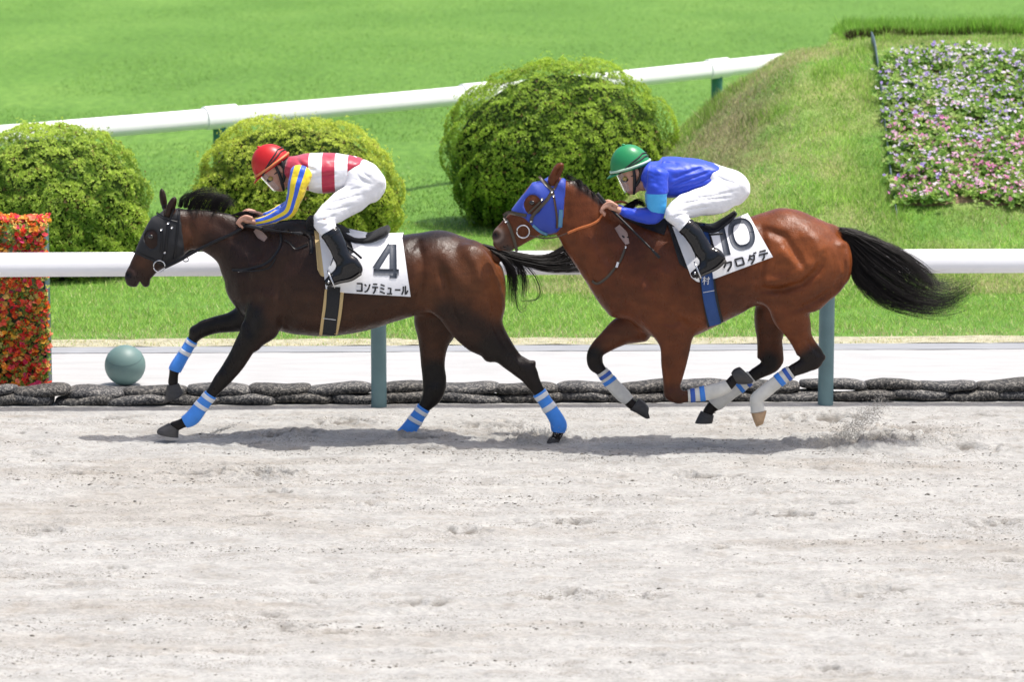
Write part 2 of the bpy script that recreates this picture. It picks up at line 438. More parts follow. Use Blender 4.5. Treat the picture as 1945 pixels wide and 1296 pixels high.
def smooth1(a, k=2, it=2):
    for _ in range(it):
        p = np.concatenate([np.repeat(a[:1], k, 0), a, np.repeat(a[-1:], k, 0)]); a = sum(p[i:i + len(a)] for i in range(2 * k + 1)) / (2 * k + 1)
    return a
def strap(sc, pts, wpx, off=0.006, th=0.004, step=3.0, nw=2, sm=2, spline=True, fallback=None, wtaper=None):
    """band of given pixel width lying on the sculpted body"""
    P = np.asarray(pts, float)
    if spline and len(P) > 2: P = catmull(P, 10)
    d = np.concatenate([[0], np.cumsum(np.hypot(*np.diff(P, axis=0).T))]); n = max(3, int(d[-1] / step) + 1)
    q = np.linspace(0, d[-1], n); P = np.stack([np.interp(q, d, P[:, 0]), np.interp(q, d, P[:, 1])], -1)
    T = np.gradient(P, axis=0); T /= np.linalg.norm(T, axis=1, keepdims=True) + 1e-9; N = np.stack([-T[:, 1], T[:, 0]], -1)
    w = np.linspace(-.5, .5, nw + 1); W = wpx * (np.ones(n) if wtaper is None else np.interp(np.linspace(0, 1, n), np.linspace(0, 1, len(wtaper)), wtaper))
    Q = P[:, None] + N[:, None] * w[None, :, None] * W[:, None, None]
    H = sc.hit(Q[..., 0], Q[..., 1], off, fallback)
    y = smooth1(H[..., 1], 1, sm); H = un(Q[..., 0], Q[..., 1], y)
    Lo = un(Q[..., 0], Q[..., 1], y + th)
    return slab(H, Lo)
def slab(H, Lo):
    """two matching grids -> closed sheet"""
    nu, nv = H.shape[:2]; F = grid_faces(nu, nv); n = nu * nv
    Fs = [F[:, ::-1], F + n]
    def edge(a): return np.stack([a[:-1], a[1:], a[1:] + n, a[:-1] + n], -1)
    i = np.arange(n).reshape(nu, nv)
    Fs += [edge(i[0]), edge(i[-1][::-1]), edge(i[:, 0][::-1]), edge(i[:, -1])]
    return np.concatenate([H.reshape(-1, 3), Lo.reshape(-1, 3)]), [np.concatenate(Fs)]
def in_poly(px, py, poly):
    poly = np.asarray(poly, float); inside = np.zeros(px.shape, bool); j = len(poly) - 1; best = np.full(px.shape, 1e9)
    for i in range(len(poly)):
        (xi, yi), (xj, yj) = poly[i], poly[j]
        c = ((yi > py) != (yj > py)) & (px < (xj - xi) * (py - yi) / (yj - yi + 1e-12) + xi); inside ^= c
        ex, ey = xj - xi, yj - yi; t = np.clip(((px - xi) * ex + (py - yi) * ey) / (ex * ex + ey * ey + 1e-12), 0, 1)
        best = np.minimum(best, np.hypot(px - xi - t * ex, py - yi - t * ey)); j = i
    return np.where(inside, -best, best)
def strands(guides, count, Y, jit=2.0, rad=0.0012, per=5, curl=0.0, seed=1, jy=0.02, cut=(0.75, 1.0)):
    """hair: strands blended between neighbouring guide lines (px,py,yoff)"""
    r = np.random.default_rng(seed); n = 14; G = []
    for g in guides:
        c = catmull(np.asarray(g, float), per); d = np.linspace(0, 1, len(c)); G.append(np.stack([np.interp(np.linspace(0, 1, n), d, c[:, q]) for q in range(3)], -1))
    G = np.array(G); k = r.random(count) * (len(G) - 1); nc_ = max(4, count // 22); cl = r.random(nc_) * (len(G) - 1); cid = r.integers(0, nc_, count); kc = np.clip(cl[cid] + r.normal(0, .06, count), 0, len(G) - 1.001); mk = r.random(count) < .72; k = np.where(mk, kc, k); i = np.minimum(k.astype(int), len(G) - 2); f = (k - i)[:, None, None]
    S = G[i] * (1 - f) + G[i + 1] * f
    t = np.linspace(0, 1, n)[None, :]
    end = r.uniform(cut[0], cut[1], count)[:, None]; tt = t * end * (n - 1); a = np.minimum(tt.astype(int), n - 2); fr = (tt - a)[..., None]
    ii = np.arange(count)[:, None]; S = S[ii, a] * (1 - fr) + S[ii, a + 1] * fr
    j = np.where(mk[:, None, None], .45 * r.normal(0, jit, (count, 1, 2)) + r.normal(0, jit, (nc_, 1, 2))[cid], r.normal(0, jit, (count, 1, 2))); ph = r.uniform(0, 6.28, (count, 1)); am = r.normal(0, jit * 0.8, (count, 1))
    S[..., :2] += j * (0.25 + t[..., None]) ; S[..., 1] += am * np.sin(ph + t * r.uniform(2, 6, (count, 1))) * t
    S[..., 2] += r.normal(0, jy, (count, 1)) * (0.3 + t)
    P = un(S[..., 0], S[..., 1], Y + S[..., 2])
    T = np.gradient(P, axis=1); T /= np.linalg.norm(T, axis=2, keepdims=True) + 1e-9
    N = np.cross(T, np.array([0, 1.0, 0.15])); N /= np.linalg.norm(N, axis=2, keepdims=True) + 1e-9; B = np.cross(T, N)
    rr = rad * r.uniform(0.6, 1.5, (count, 1, 1)) * np.clip(1.15 - t, 0.12, 1)[..., None]
    ang = [0, 2.094, 4.189]
    V = np.stack([P + rr * (math.cos(q) * N + math.sin(q) * B) for q in ang], 2)
    b = (np.arange(count)[:, None, None] * n + np.arange(n - 1)[None, :, None]) * 3; m = np.arange(3)[None, None]; mn = (m + 1) % 3
    F = np.stack([b + m, b + mn, b + 3 + mn, b + 3 + m], -1).reshape(-1, 4)
    return V.reshape(-1, 3), [F]
# ================================================================ the setting
TILT = 0.028                                     # the rail, path and bags run very slightly away to the right
HOOFPRINTS = []
def gz_bank(x, y):
    f = np.clip((y - 27.6 - 0.02 * x) / 4.4, 0, 1); f = 0.75 * f + 0.25 * (f * f * (3 - 2 * f))
    left = sstep(0.35, 2.95, x - 0.25 * (y - 32) * (y < 32)); left = 0.6 * left + 0.4 * np.clip((x - 0.6) / 2.2, 0, 1)
    b0 = 33.15 + 2.4 * sstep(3.15, 3.6, x); back = 1 - sstep(b0, b0 + 2.6, y)
    w = 0.05 * fbm(x * 0.9, y * 0.9, 3) + 0.018 * fbm(x * 4, y * 4, 2)
    return 1.8 * f * left * back * (.935 + .065 * sstep(2.7, 3.7, x)) + w * np.clip(f * left * back * 4, 0, 1)
def m_turf(name, dry=0.3):
    m = bpy.data.materials.new(name); m.use_nodes = True; nt = m.node_tree; b = nt.nodes['Principled BSDF']
    b.inputs['Roughness'].default_value = .75; b.inputs['Specular IOR Level'].default_value = .25
    tc = nt.nodes.new('ShaderNodeTexCoord')
    def noise(scale, stretch, detail=6):
        mp = nt.nodes.new('ShaderNodeMapping'); mp.inputs['Scale'].default_value = stretch; mp.inputs['Rotation'].default_value = (0, 0, R(12))
        nt.links.new(tc.outputs['Object'], mp.inputs[0]); n = nt.nodes.new('ShaderNodeTexNoise'); n.inputs['Scale'].default_value = scale; n.inputs['Detail'].default_value = detail
        nt.links.new(mp.outputs[0], n.inputs['Vector']); return n.outputs['Fac']
    def ramp(fac, stops):
        cr = nt.nodes.new('ShaderNodeValToRGB'); el = cr.color_ramp.elements
        while len(el) < len(stops): el.new(.5)
        for e, (p, c) in zip(el, stops): e.position = p; e.color = (*c, 1)
        nt.links.new(fac, cr.inputs[0]); return cr.outputs[0]
    def mix(a, b_, fac, mode='MIX'):
        mx = nt.nodes.new('ShaderNodeMix'); mx.data_type = 'RGBA'; mx.blend_type = mode
        for s_, v in (('A', a), ('B', b_), ('Factor', fac)):
            if hasattr(v, 'links'): nt.links.new(v, mx.inputs[s_])
            else: mx.inputs[s_].default_value = v
        return mx.outputs['Result']
    big = ramp(noise(0.35, (1, 0.55, 1), 4), [(.3, (.082, .19, .02)), (.5, (.10, .22, .027)), (.72, (.125, .25, .036))])
    fine = ramp(noise(9, (1, .35, 1)), [(.3, (.70, .74, .70)), (.5, (.94, .95, .94)), (.72, (1.24, 1.16, 1.3))])
    c = mix(big, fine, 1.0, 'MULTIPLY')
    speck = ramp(noise(34, (1, .4, 1), 3), [(.66, (0, 0, 0)), (.78, (1, 1, 1))])
    c = mix(c, (.34, .40, .22, 1), speck)
    if dry:
        dr = ramp(noise(1.3, (1, 1, 1), 5), [(.5 - .1 * dry, (0, 0, 0)), (.78, (1, 1, 1))])
        c = mix(c, (.30, .28, .12, 1), dr)
        va = nt.nodes.new('ShaderNodeVertexColor'); va.layer_name = 'Col'; c = mix(c, (.185, .15, .085, 1), va.outputs['Color'])
    nt.links.new(c, b.inputs['Base Color'])
    bp = nt.nodes.new('ShaderNodeBump'); bp.inputs['Distance'].default_value = .03; bp.inputs['Strength'].default_value = .7
    nt.links.new(noise(40, (1, .5, 1), 4), bp.inputs['Height']); nt.links.new(bp.outputs[0], b.inputs['Normal'])
    return m
M_TURF = m_turf('turf', 0.0); M_BANK = m_turf('bank_turf', 0.9)
# ---- far-reaching ground under everything, and the turf course behind the rail
g = 600.0
tag(obj('ground', [[-g, -60, -.06], [g, -60, -.06], [g, 900, -.06], [-g, 900, -.06]], np.array([[0, 1, 2, 3]]), M_TURF), kind='structure')
X, Y = np.meshgrid(np.linspace(-40, 40, 161), np.concatenate([np.linspace(25.02, 45, 81), np.linspace(46, 240, 60)]), indexing='ij')
Yt = Y + np.where(Y < 30, TILT * np.clip(X, -12, 12) * (1 - (Y - 25.02) / 5), 0)
Z = 0.03 * fbm(X * .5, Y * .5, 3) * np.clip((Y - 25) / 2, 0, 1)
tag(obj('turf_course', np.stack([X, Yt, Z], -1), grid_faces(*X.shape), M_TURF), kind='structure')
bx = np.concatenate([np.linspace(0.0, 6.5, 150), np.linspace(6.7, 22, 40)]); by = np.linspace(27.3, 38.6, 180)
X, Y = np.meshgrid(bx, by, indexing='ij'); Z = gz_bank(X, Y); Z = Z - .01 - .12 * (1 - sstep(.0, .10, Z)) + 0.012 * fbm(X * 6, Y * 6, 3)
pb_, qb_ = proj(np.stack([X, Y, Z], -1)); bare = .75 * np.clip(1.0 * np.exp(-((pb_ - 1385 + .5 * (qb_ - 250)) / 80) ** 2 - ((qb_ - 250) / 115) ** 2) + .5 * fbm(X * 5, Y * 5, 3) * (pb_ > 1250) * (pb_ < 1520), 0, 1).ravel()
tag(obj('grass_bank', np.stack([X, Y, Z], -1), grid_faces(*X.shape), M_BANK, cols=np.repeat(bare[:, None], 3, 1)), kind='structure')

# ---- grass blades
def blades(x, y, z, h, w, cols, name, lean=0.5, seed=1, ym=None):
    r = np.random.default_rng(seed); n = len(x)
    a = r.uniform(0, 6.283, n); dx, dy = np.cos(a) * w / 2, np.sin(a) * w / 2
    lx, ly = r.normal(0, lean, n) * h, r.normal(0, lean, n) * h
    V = np.stack([np.stack([x - dx, y - dy, z], -1), np.stack([x + dx, y + dy, z], -1), np.stack([x + lx, y + ly, z + h], -1)], 1)
    F = np.arange(3 * n).reshape(-1, 3)
    return obj(name, V, F, M_BLADE, smooth=False, cols=np.repeat(cols, 3, 0))
M_BLADE = leafy(mat('grass_blade', attr=True, rough=.55, spec=.3), .45)
def grass_cols(x, y, n, seed, dryness):
    r = np.random.default_rng(seed)
    base = np.array([[.30, .50, .085], [.38, .58, .12], [.47, .64, .17], [.22, .40, .06]])[r.integers(0, 4, n)]
    dry = np.array([[.62, .56, .30], [.52, .48, .24], [.70, .64, .40]])[r.integers(0, 3, n)]
    f = (r.random(n) < dryness)[:, None]
    return np.where(f, dry, base) * r.uniform(.6, 1.35, (n, 1))
r_ = np.random.default_rng(3)
# level strip between the path and the bushes
n = 150000
y = 25.04 + 7.5 * r_.random(n) ** 1.35; x = r_.uniform(-1, 1, n) * (y * .168 + .3); y = y + TILT * x * (y < 27)
edge = sstep(26.1, 25.08, y - TILT * x)
keep = (r_.random(n) > edge * (.35 + .9 * np.clip(vnoise(x * 3.1, y * 5), 0, 1))) & (gz_bank(x, y) < .02)
x, y = x[keep], y[keep]; edge = edge[keep]; nn = len(x)
dr = np.clip(.10 + edge * .75 + .3 * np.clip(vnoise(x * .9, y * .9), 0, 1) * sstep(.0, 1.6, x), 0, .9)
tag(blades(x, y, np.zeros(nn), r_.uniform(.02, .055, nn) * (1 - .4 * edge), r_.uniform(.004, .009, nn), grass_cols(x, y, nn, 5, dr), 'grass'), 'short green grass strip behind the white path', 'grass', kind='stuff')
# the bank: coarser, drier, tufted
n = 230000
y = 27.3 + 7.4 * r_.random(n) ** 1.1; x = r_.uniform(.2, 1, n) * 0; x = r_.uniform(.1, 6.6, n)
z = gz_bank(x, y)
q = vnoise(x * 1.1 + 5, y * .8) ; tuft = vnoise(x * 2.6, y * 1.7 + 3)
pxb, pyb = proj(np.stack([x, y, z], -1))
brown = np.exp(-((pxb - 1385 + .5 * (pyb - 250)) / 85) ** 2 - ((pyb - 250) / 115) ** 2)
keep = (z > .01) & (r_.random(n) > .45 * brown)
bed = in_poly(pxb, pyb, [(1668, 108), (2200, 102), (2200, 396), (1702, 394)]) < 0
keep &= ~bed
x, y, z, q, tuft, brown = [v[keep] for v in (x, y, z, q, tuft, brown)]; nn = len(x)
dr = np.clip(.40 + .5 * q + .55 * brown - .45 * np.clip(tuft, 0, 1), .08, .94)
hh = r_.uniform(.02, .055, nn) * (1 + 2.2 * np.clip(tuft - .2, 0, 1))
tag(blades(x, y, z - .012, hh, r_.uniform(.004, .009, nn), grass_cols(x, y, nn, 9, dr) * ((1 - .5 * brown * (r_.random(nn) < .8)) * (1 + .22 * vnoise(x * 3, y * 3)))[:, None], 'bank_grass', .45, 4), 'patchy yellowing grass covering the sloping bank', 'grass', kind='stuff')
# turf further back (sparser, only to break the surface)
n = 160000
y = 32.0 + 45 * r_.random(n) ** 1.8; x = r_.uniform(-1, 1, n) * (y * .17)
keep = ((gz_bank(x, y) < .02) | (y > 38.6)); x, y = x[keep], y[keep]; nn = len(x)
wv = np.clip(vnoise(x * .45 + y * .2, y * .8), -1, 1)
tag(blades(x, y, np.zeros(nn), r_.uniform(.02, .04, nn), r_.uniform(.005, .010, nn), grass_cols(x, y, nn, 6, .02) * (1 + .22 * wv)[:, None] * np.array([.38, .47, .38]), 'turf_grass', .6, 8), 'bright mown turf of the course beyond the far rail', 'grass', kind='stuff')

# ---- low strip of long grass on the crest of the bank
n = 42000
x = r_.uniform(3.42, 8.2, n); d = r_.random(n) ** 1.6
y = 33.35 + d * 1.9; z = gz_bank(x, y)
hh = r_.uniform(.10, .19, n); hh *= 1 - .4 * (x < 3.5)
cc = grass_cols(x, y, n, 31, .03) * np.array([.75, .9, .65])
tag(blades(x, y, z - .01, hh, r_.uniform(.007, .013, n), cc, 'grass_hedge', .32, 12), 'low dark-fronted strip of long grass along the top of the bank', 'hedge')
# brown thatchy stems at the foot of that strip
P = []
for i in range(2600):
    x0 = 3.42 + abs(r_.normal(0, .55)) if r_.random() < .6 else r_.uniform(3.4, 8); y0 = 33.33 + r_.random() * .1; z0 = float(gz_bank(np.array([x0]), np.array([y0]))[0])
    P.append((x0, y0, z0))
P = np.array(P); a_ = r_.normal(0, .025, (len(P), 2))
V = np.stack([P + [-.006, 0, -.01], P + [.006, 0, -.01], P + np.c_[a_, r_.uniform(.05, .12, len(P))]], 1)
o = obj('thatch', V, np.arange(3 * len(P)).reshape(-1, 3), mat('thatch', (.085, .06, .028), .8), bpy.data.objects['grass_hedge'], smooth=False); o['kind'] = 'stuff'

# ---- sand track
def speckle(m):
    nt = m.node_tree; b = nt.nodes['Principled BSDF']; src = b.inputs['Base Color'].links[0].from_socket; tc = [n for n in nt.nodes if n.type == 'TEX_COORD'][0]
    mp = nt.nodes.new('ShaderNodeMapping'); mp.inputs['Scale'].default_value = (.6, 1, 1); nt.links.new(tc.outputs['Object'], mp.inputs[0])
    def nz(s, lo, hi, sc=(.6, 1, 1)):
        mp = nt.nodes.new('ShaderNodeMapping'); mp.inputs['Scale'].default_value = sc; nt.links.new(tc.outputs['Object'], mp.inputs[0])
        n = nt.nodes.new('ShaderNodeTexNoise'); n.inputs['Scale'].default_value = s; n.inputs['Detail'].default_value = 3; nt.links.new(mp.outputs[0], n.inputs['Vector'])
        r_ = nt.nodes.new('ShaderNodeMapRange'); r_.inputs['From Min'].default_value = lo; r_.inputs['From Max'].default_value = hi; nt.links.new(n.outputs['Fac'], r_.inputs['Value']); return r_.outputs[0]
    mu = nt.nodes.new('ShaderNodeMath'); mu.operation = 'MULTIPLY'; nt.links.new(nz(120, .54, .64), mu.inputs[0]); nt.links.new(nz(3.2, .42, .62, (.3, 2.6, 1)), mu.inputs[1])
    mx = nt.nodes.new('ShaderNodeMix'); mx.data_type = 'RGBA'; nt.links.new(mu.outputs[0], mx.inputs['Factor']); nt.links.new(src, mx.inputs['A']); mx.inputs['B'].default_value = (.17, .155, .135, 1); nt.links.new(mx.outputs['Result'], b.inputs['Base Color']); return m
bxs = np.arange(-4.6, 4.6, .016); bys = np.arange(13.6, 22.66, .018)
X, Y = np.meshgrid(bxs, bys, indexing='ij')
Z = .0035 * np.sin(2 * np.pi * (Y - TILT * X + .05 * fbm(X * .7, Y * .7, 2)) / .13) * (.5 + .5 * vnoise(X * .6, Y * 1.4)) + .014 * fbm(X * 1.1, Y * 2.2, 3) + .005 * fbm(X * 5, Y * 8, 3) + .008 * np.maximum(fbm(X * 11 + 4, Y * 15, 3) - .3, 0) + .006 * fbm(X * 29, Y * 31, 2)
wet = np.zeros_like(Z); prnt = np.zeros_like(Z)
rr = np.random.default_rng(21)
prints = [(500, 905, .16, .10), (370, 905, .14, .06), (525, 940, .12, .05), (790, 1150, .2, .05), (1060, 1135, .15, .05), (1650, 1125, .15, .05), (1090, 995, .13, .06), (1225, 1000, .1, .04), (140, 905, .12, .05), (75, 865, .1, .04), (1640, 840, .28, .12), (1760, 828, .22, .08), (1850, 855, .2, .06), (650, 803, .22, .05), (545, 830, .2, .08), (1330, 905, .18, .05), (1560, 800, .25, .06), (215, 800, .15, .04), (900, 812, .25, .06), (1015, 832, .2, .11), (780, 838, .12, .08), (1900, 1000, .18, .05), (1480, 985, .2, .05), (60, 1010, .18, .05), (870, 1010, .18, .05)]
for k in range(85): prints.append((rr.uniform(-60, 2000), 790 + 500 * rr.random() ** 1.5, rr.uniform(.04, .12), rr.uniform(.015, .04)))
for px, py, L, dep in prints:
    p = on_ground(px, py); u = (X - p[0]) / L; v = (Y - p[1]) / (L * .55)
    n_ = .55 * fbm(X * 16 + px, Y * 20, 3); q = np.sqrt(u * u + v * v) + n_
    Z -= dep * .45 * np.exp(-(q * 1.1) ** 4); Z += dep * .30 * np.exp(-((q - 1.35) / .4) ** 2)
    prnt = np.maximum(prnt, np.exp(-(q * 1.0) ** 4) * min(.9, dep * 19) * sstep(-.4, .4, .55 * u - .1 + 1.5 * vnoise(X * 20 + py, Y * 26)))
# sand thrown up round the hooves that are pushing off
for px, py, s_, hgt in [(1010, 836, .12, .055), (1060, 838, .06, .03), (760, 834, .08, .035), (560, 832, .14, .04), (1640, 842, .2, .05), (320, 832, .06, .02)]:
    p = on_ground(px, py); q2 = ((X - p[0]) / s_) ** 2 + ((Y - p[1]) / (s_ * .7)) ** 2
    Z += hgt * np.exp(-q2) * (1 + .5 * fbm(X * 18, Y * 18, 2)); wet = np.maximum(wet, .55 * np.exp(-q2))
streak = sstep(.0, .8, fbm(X * .5 + 3, Y * 2.6, 4)); wet = np.clip(wet + .40 * streak + .40 * sstep(.30, .8, fbm(X * 7, Y * 20, 3)), 0, 1)
drytop = sstep(22.1, 22.35, Y - TILT * X); wet *= 1 - .85 * drytop; Z = Z * (1 - .75 * drytop) + .006
c0 = np.array([.347, .343, .327]); c1 = np.array([.28, .258, .226]); c2 = np.array([.125, .112, .096])
C = c0 + (c1 - c0) * wet[..., None]; C = C + (c2 - C) * (prnt * (1 - .85 * drytop))[..., None]; C = C * (1 + .10 * fbm(X * 6, Y * 9, 3)[..., None])
M_SAND = speckle(mat('sand', attr=True, rough=.95, spec=.15, var=.16, vscale=48, bump=.010, bscale=85, stretch=(.55, 1, 1)))
tag(obj('sand_track', np.stack([X, Y, Z], -1), grid_faces(*X.shape), M_SAND, cols=C.reshape(-1, 3)), kind='structure')
def sand_z(x, y):
    i = np.clip(((np.asarray(x) + 4.6) / .016).astype(int), 0, Z.shape[0] - 1); j = np.clip(((np.asarray(y) - 13.6) / .018).astype(int), 0, Z.shape[1] - 1); return Z[i, j]
Zs = Z
M_SAND2 = mat('sand_plain', (.38, .365, .345), rough=.95, var=.2, vscale=20, bump=.02, bscale=40)
V, F = join([([[-60, -40, -.03], [60, -40, -.03], [60, 13.7, -.03], [-60, 13.7, -.03]], [np.array([[0, 1, 2, 3]])]), ([[-60, 13.7, -.03], [-4.55, 13.7, -.03], [-4.55, 22.5, -.03], [-60, 21, -.03]], [np.array([[0, 1, 2, 3]])]), ([[4.55, 13.7, -.03], [60, 13.7, -.03], [60, 24, -.03], [4.55, 22.7, -.03]], [np.array([[0, 1, 2, 3]])])])
tag(obj('sand_surround', V, F, M_SAND2, smooth=False), kind='structure')
# clods and grains on the track
def icos(seed):
    q = (1 + 5 ** .5) / 2; V = np.array([[-1, q, 0], [1, q, 0], [-1, -q, 0], [1, -q, 0], [0, -1, q], [0, 1, q], [0, -1, -q], [0, 1, -q], [q, 0, -1], [q, 0, 1], [-q, 0, -1], [-q, 0, 1]]) / 1.9
    F = np.array([[0, 11, 5], [0, 5, 1], [0, 1, 7], [0, 7, 10], [0, 10, 11], [1, 5, 9], [5, 11, 4], [11, 10, 2], [10, 7, 6], [7, 1, 8], [3, 9, 4], [3, 4, 2], [3, 2, 6], [3, 6, 8], [3, 8, 9], [4, 9, 5], [2, 4, 11], [6, 2, 10], [8, 6, 7], [9, 8, 1]])
    return V * (1 + .25 * np.random.default_rng(seed).normal(0, 1, (12, 1))), F
n = 60000
x = rr.uniform(-4.2, 4.2, n); y = 14.2 + 7.9 * rr.random(n); d_ = 1.6 * fbm(x * .45, y * 7, 4) + rr.normal(0, .3, n); keep = d_ > .5; x, y = x[keep], y[keep]; n = len(x)
s_ = rr.gamma(1.4, .0010, n) + .0014
iV, iF = icos(2)
V = np.stack([x, y, sand_z(x, y) + s_ * .25], -1)[:, None] + iV[None] * s_[:, None, None] * np.array([1.7, 1.3, .55])
V = V + rr.normal(0, .12, V.shape) * s_[:, None, None]
F = (np.arange(n)[:, None, None] * 12 + iF[None]).reshape(-1, 3)
cc = np.where((rr.random(n) < .55)[:, None], np.array([.185, .17, .15]), np.array([.33, .31, .285])) * rr.uniform(.75, 1.2, (n, 1))
tag(obj('sand_clods', V, F, mat('clod', attr=True, rough=.95), smooth=False, cols=np.repeat(cc, 12, 0)), 'small dark clods and grains scattered over the pale sand', 'sand', kind='stuff')
# sand kicked into the air behind the second horse and at pushing hooves
pts = []
for _ in range(2600):
    t = rr.random() ** .8; px = 1545 + t * 135 + rr.normal(0, 9); py = 845 - (t ** 1.7) * 85 + rr.normal(0, 7 + 6 * t)
    pts.append((px, py, 20.9 + rr.normal(0, .12), rr.uniform(.0012, .0034)))
for _ in range(700):
    px = 1010 + rr.normal(0, 26); py = 834 - abs(rr.normal(0, 13)); pts.append((px, py, 21.0 + rr.normal(0, .06), rr.uniform(.0012, .0032)))
for _ in range(300):
    px = 418 + rr.normal(0, 16); py = 826 - (px - 395) * .35 + rr.normal(0, 2); pts.append((px, py, 21.1 + rr.normal(0, .03), rr.uniform(.0012, .003)))
for _ in range(500):
    px = 1690 + rr.normal(0, 70); py = 838 - abs(rr.normal(0, 9)); pts.append((px, py, 21.0 + rr.normal(0, .15), rr.uniform(.0012, .004)))
pts = np.array(pts); P = un(pts[:, 0], pts[:, 1], pts[:, 2]); n = len(P)
V = P[:, None] + iV[None] * pts[:, 3][:, None, None]; F = (np.arange(n)[:, None, None] * 12 + iF[None]).reshape(-1, 3)
tag(obj('flying_sand', V, F, mat('flying_sand', (.35, .33, .30), rough=.95), smooth=False), 'spray of sand grains thrown up behind the galloping hooves', 'sand', kind='stuff')

# ---- white path and its grey edge
def strip(y0, y1, z, name, m, x0=-14, x1=14, nx=200, ny=14, amp=.003):
    X, Y = np.meshgrid(np.linspace(x0, x1, nx), np.linspace(0, 1, ny), indexing='ij')
    Yw = y0 + (y1 - y0) * Y + TILT * X; Zz = z + amp * fbm(X * 4, Yw * 6, 3)
    return tag(obj(name, np.stack([X, Yw, Zz], -1), grid_faces(nx, ny), m), kind='structure')
strip(22.56, 24.8, .004, 'white_path', mat('path', (.375, .375, .374), .9, var=.10, vscale=5, bump=.006, bscale=50, stretch=(.4, 1.6, 1)))
strip(24.74, 25.03, .0075, 'path_edge', mat('path_edge', (.255, .265, .28), .85, var=.25, vscale=9, stretch=(.35, 3, 1)), amp=.0)
strip(25.02, 25.36, .011, 'dry_margin', mat('dry_margin', (.36, .34, .24), .95, var=.3, vscale=14, bump=.01, bscale=60), amp=.008)

# ---- netted sandbags along the path edge
def m_bag(name, a, b_):
    m = mat(name, a, .75, bump=.010, bscale=75); nt = m.node_tree; bs = nt.nodes['Principled BSDF']; tc = nt.nodes.new('ShaderNodeTexCoord')
    v = nt.nodes.new('ShaderNodeTexVoronoi'); v.inputs['Scale'].default_value = 95; nt.links.new(tc.outputs['Object'], v.inputs['Vector'])
    cr = nt.nodes.new('ShaderNodeValToRGB'); e = cr.color_ramp.elements; e[0].position = .45; e[0].color = (*a, 1); e[1].position = .95; e[1].color = (*b_, 1)
    sp = nt.nodes.new('ShaderNodeSeparateColor'); nt.links.new(v.outputs['Color'], sp.inputs[0]); nt.links.new(sp.outputs[0], cr.inputs[0])
    n = nt.nodes.new('ShaderNodeTexNoise'); n.inputs['Scale'].default_value = 7; nt.links.new(tc.outputs['Object'], n.inputs['Vector'])
    mx = nt.nodes.new('ShaderNodeMix'); mx.data_type = 'RGBA'; mx.blend_type = 'MULTIPLY'; mx.inputs['Factor'].default_value = .7
    nt.links.new(cr.outputs[0], mx.inputs['A']); nt.links.new(n.outputs['Fac'], mx.inputs['B']); nt.links.new(mx.outputs['Result'], bs.inputs['Base Color']); return m
BAGM = [m_bag('bag_net_dark', (.035, .033, .032), (.26, .24, .21)), m_bag('bag_net_grey', (.055, .055, .058), (.34, .32, .29))]
def bag_mesh(L, D, H, seed, m):
    r = np.random.default_rng(seed); th = np.linspace(0.03, np.pi - .03, 26); ph = np.linspace(0, 2 * np.pi, 22, endpoint=False)
    e = lambda c, p: np.sign(c) * np.abs(c) ** p
    xx = -L / 2 * e(np.cos(th), .62)[:, None] + 0 * ph; rad = np.abs(np.sin(th))[:, None] ** .42
    yy = D / 2 * rad * e(np.cos(ph), .7); zz = H / 2 * rad * e(np.sin(ph), .75)
    n1 = fbm(xx * 9 + seed, yy * 9 + zz * 13, 3); n2 = fbm(xx * 30 + seed, zz * 30 + yy * 22, 2)
    k = 1 + .07 * n1 + .03 * n2; zz = zz * k + .012 * np.sin(xx * 9 + seed) * (1 - (2 * xx / L) ** 2); yy = yy * k
    V, F = rings(np.stack([xx, yy, zz], -1)); return raw_mesh('sandbag', V, F, m)
bags = [bag_mesh(.42, .22, .084, s, BAGM[s % 2]) for s in range(8)]
words = ['leftmost', 'second', 'third', 'fourth', 'fifth', 'sixth', 'seventh', 'eighth', 'ninth', 'tenth', 'eleventh', 'twelfth', 'thirteenth', 'fourteenth', 'fifteenth', 'sixteenth', 'seventeenth', 'eighteenth', 'nineteenth', 'twentieth', 'twenty-first', 'twenty-second']
upper = [-14, 85, 187, 297, 420, 532, 645, 770, 888, 1000, 1118, 1232, 1340, 1455, 1585, 1700, 1800, 1920]
lower = [20, 65, 165, 265, 375, 470, 575, 690, 780, 890, 1010, 1105, 1205, 1310, 1400, 1520, 1640, 1745, 1850, 1935]
for row, xs, zz, nm in ((0, lower, .036, 'lower'), (1, upper, .098, 'upper')):
    for i, px in enumerate(xs):
        gap = (xs[i + 1] - px if i + 1 < len(xs) else px - xs[i - 1]) / 2 + (px - xs[i - 1] if i else xs[1] - px) / 2
        yb = 22.60 + row * .03; X0 = (px - PW / 2) / FPX * (yb * CP + 4 * SP) ; sc = gap / 273.0 / .42 * (1.07 if row else 1.14)
        o = bpy.data.objects.new('sandbag', bags[(i * 3 + row * 5) % 8]); COL.objects.link(o)
        sag = -.016 * math.exp(-((px - 215) / 130) ** 2) if row else 0
        o.location = (X0, yb + TILT * X0 + rng.normal(0, .012), zz + sag + rng.normal(0, .004)); o.scale = (sc, 1, rng.uniform(.9, 1.06)); o.rotation_euler = (rng.normal(0, .06), rng.normal(0, .045), rng.normal(0, .05))
        pos = words[i] + (' from the left edge' if i else ' one')
        near = ''
        if row and px == 187: near = ', below the teal ball'
        tag(o, f'dark netted sandbag in the {nm} row, {pos}{near}', 'sandbag', 'netted sandbags edging the path')

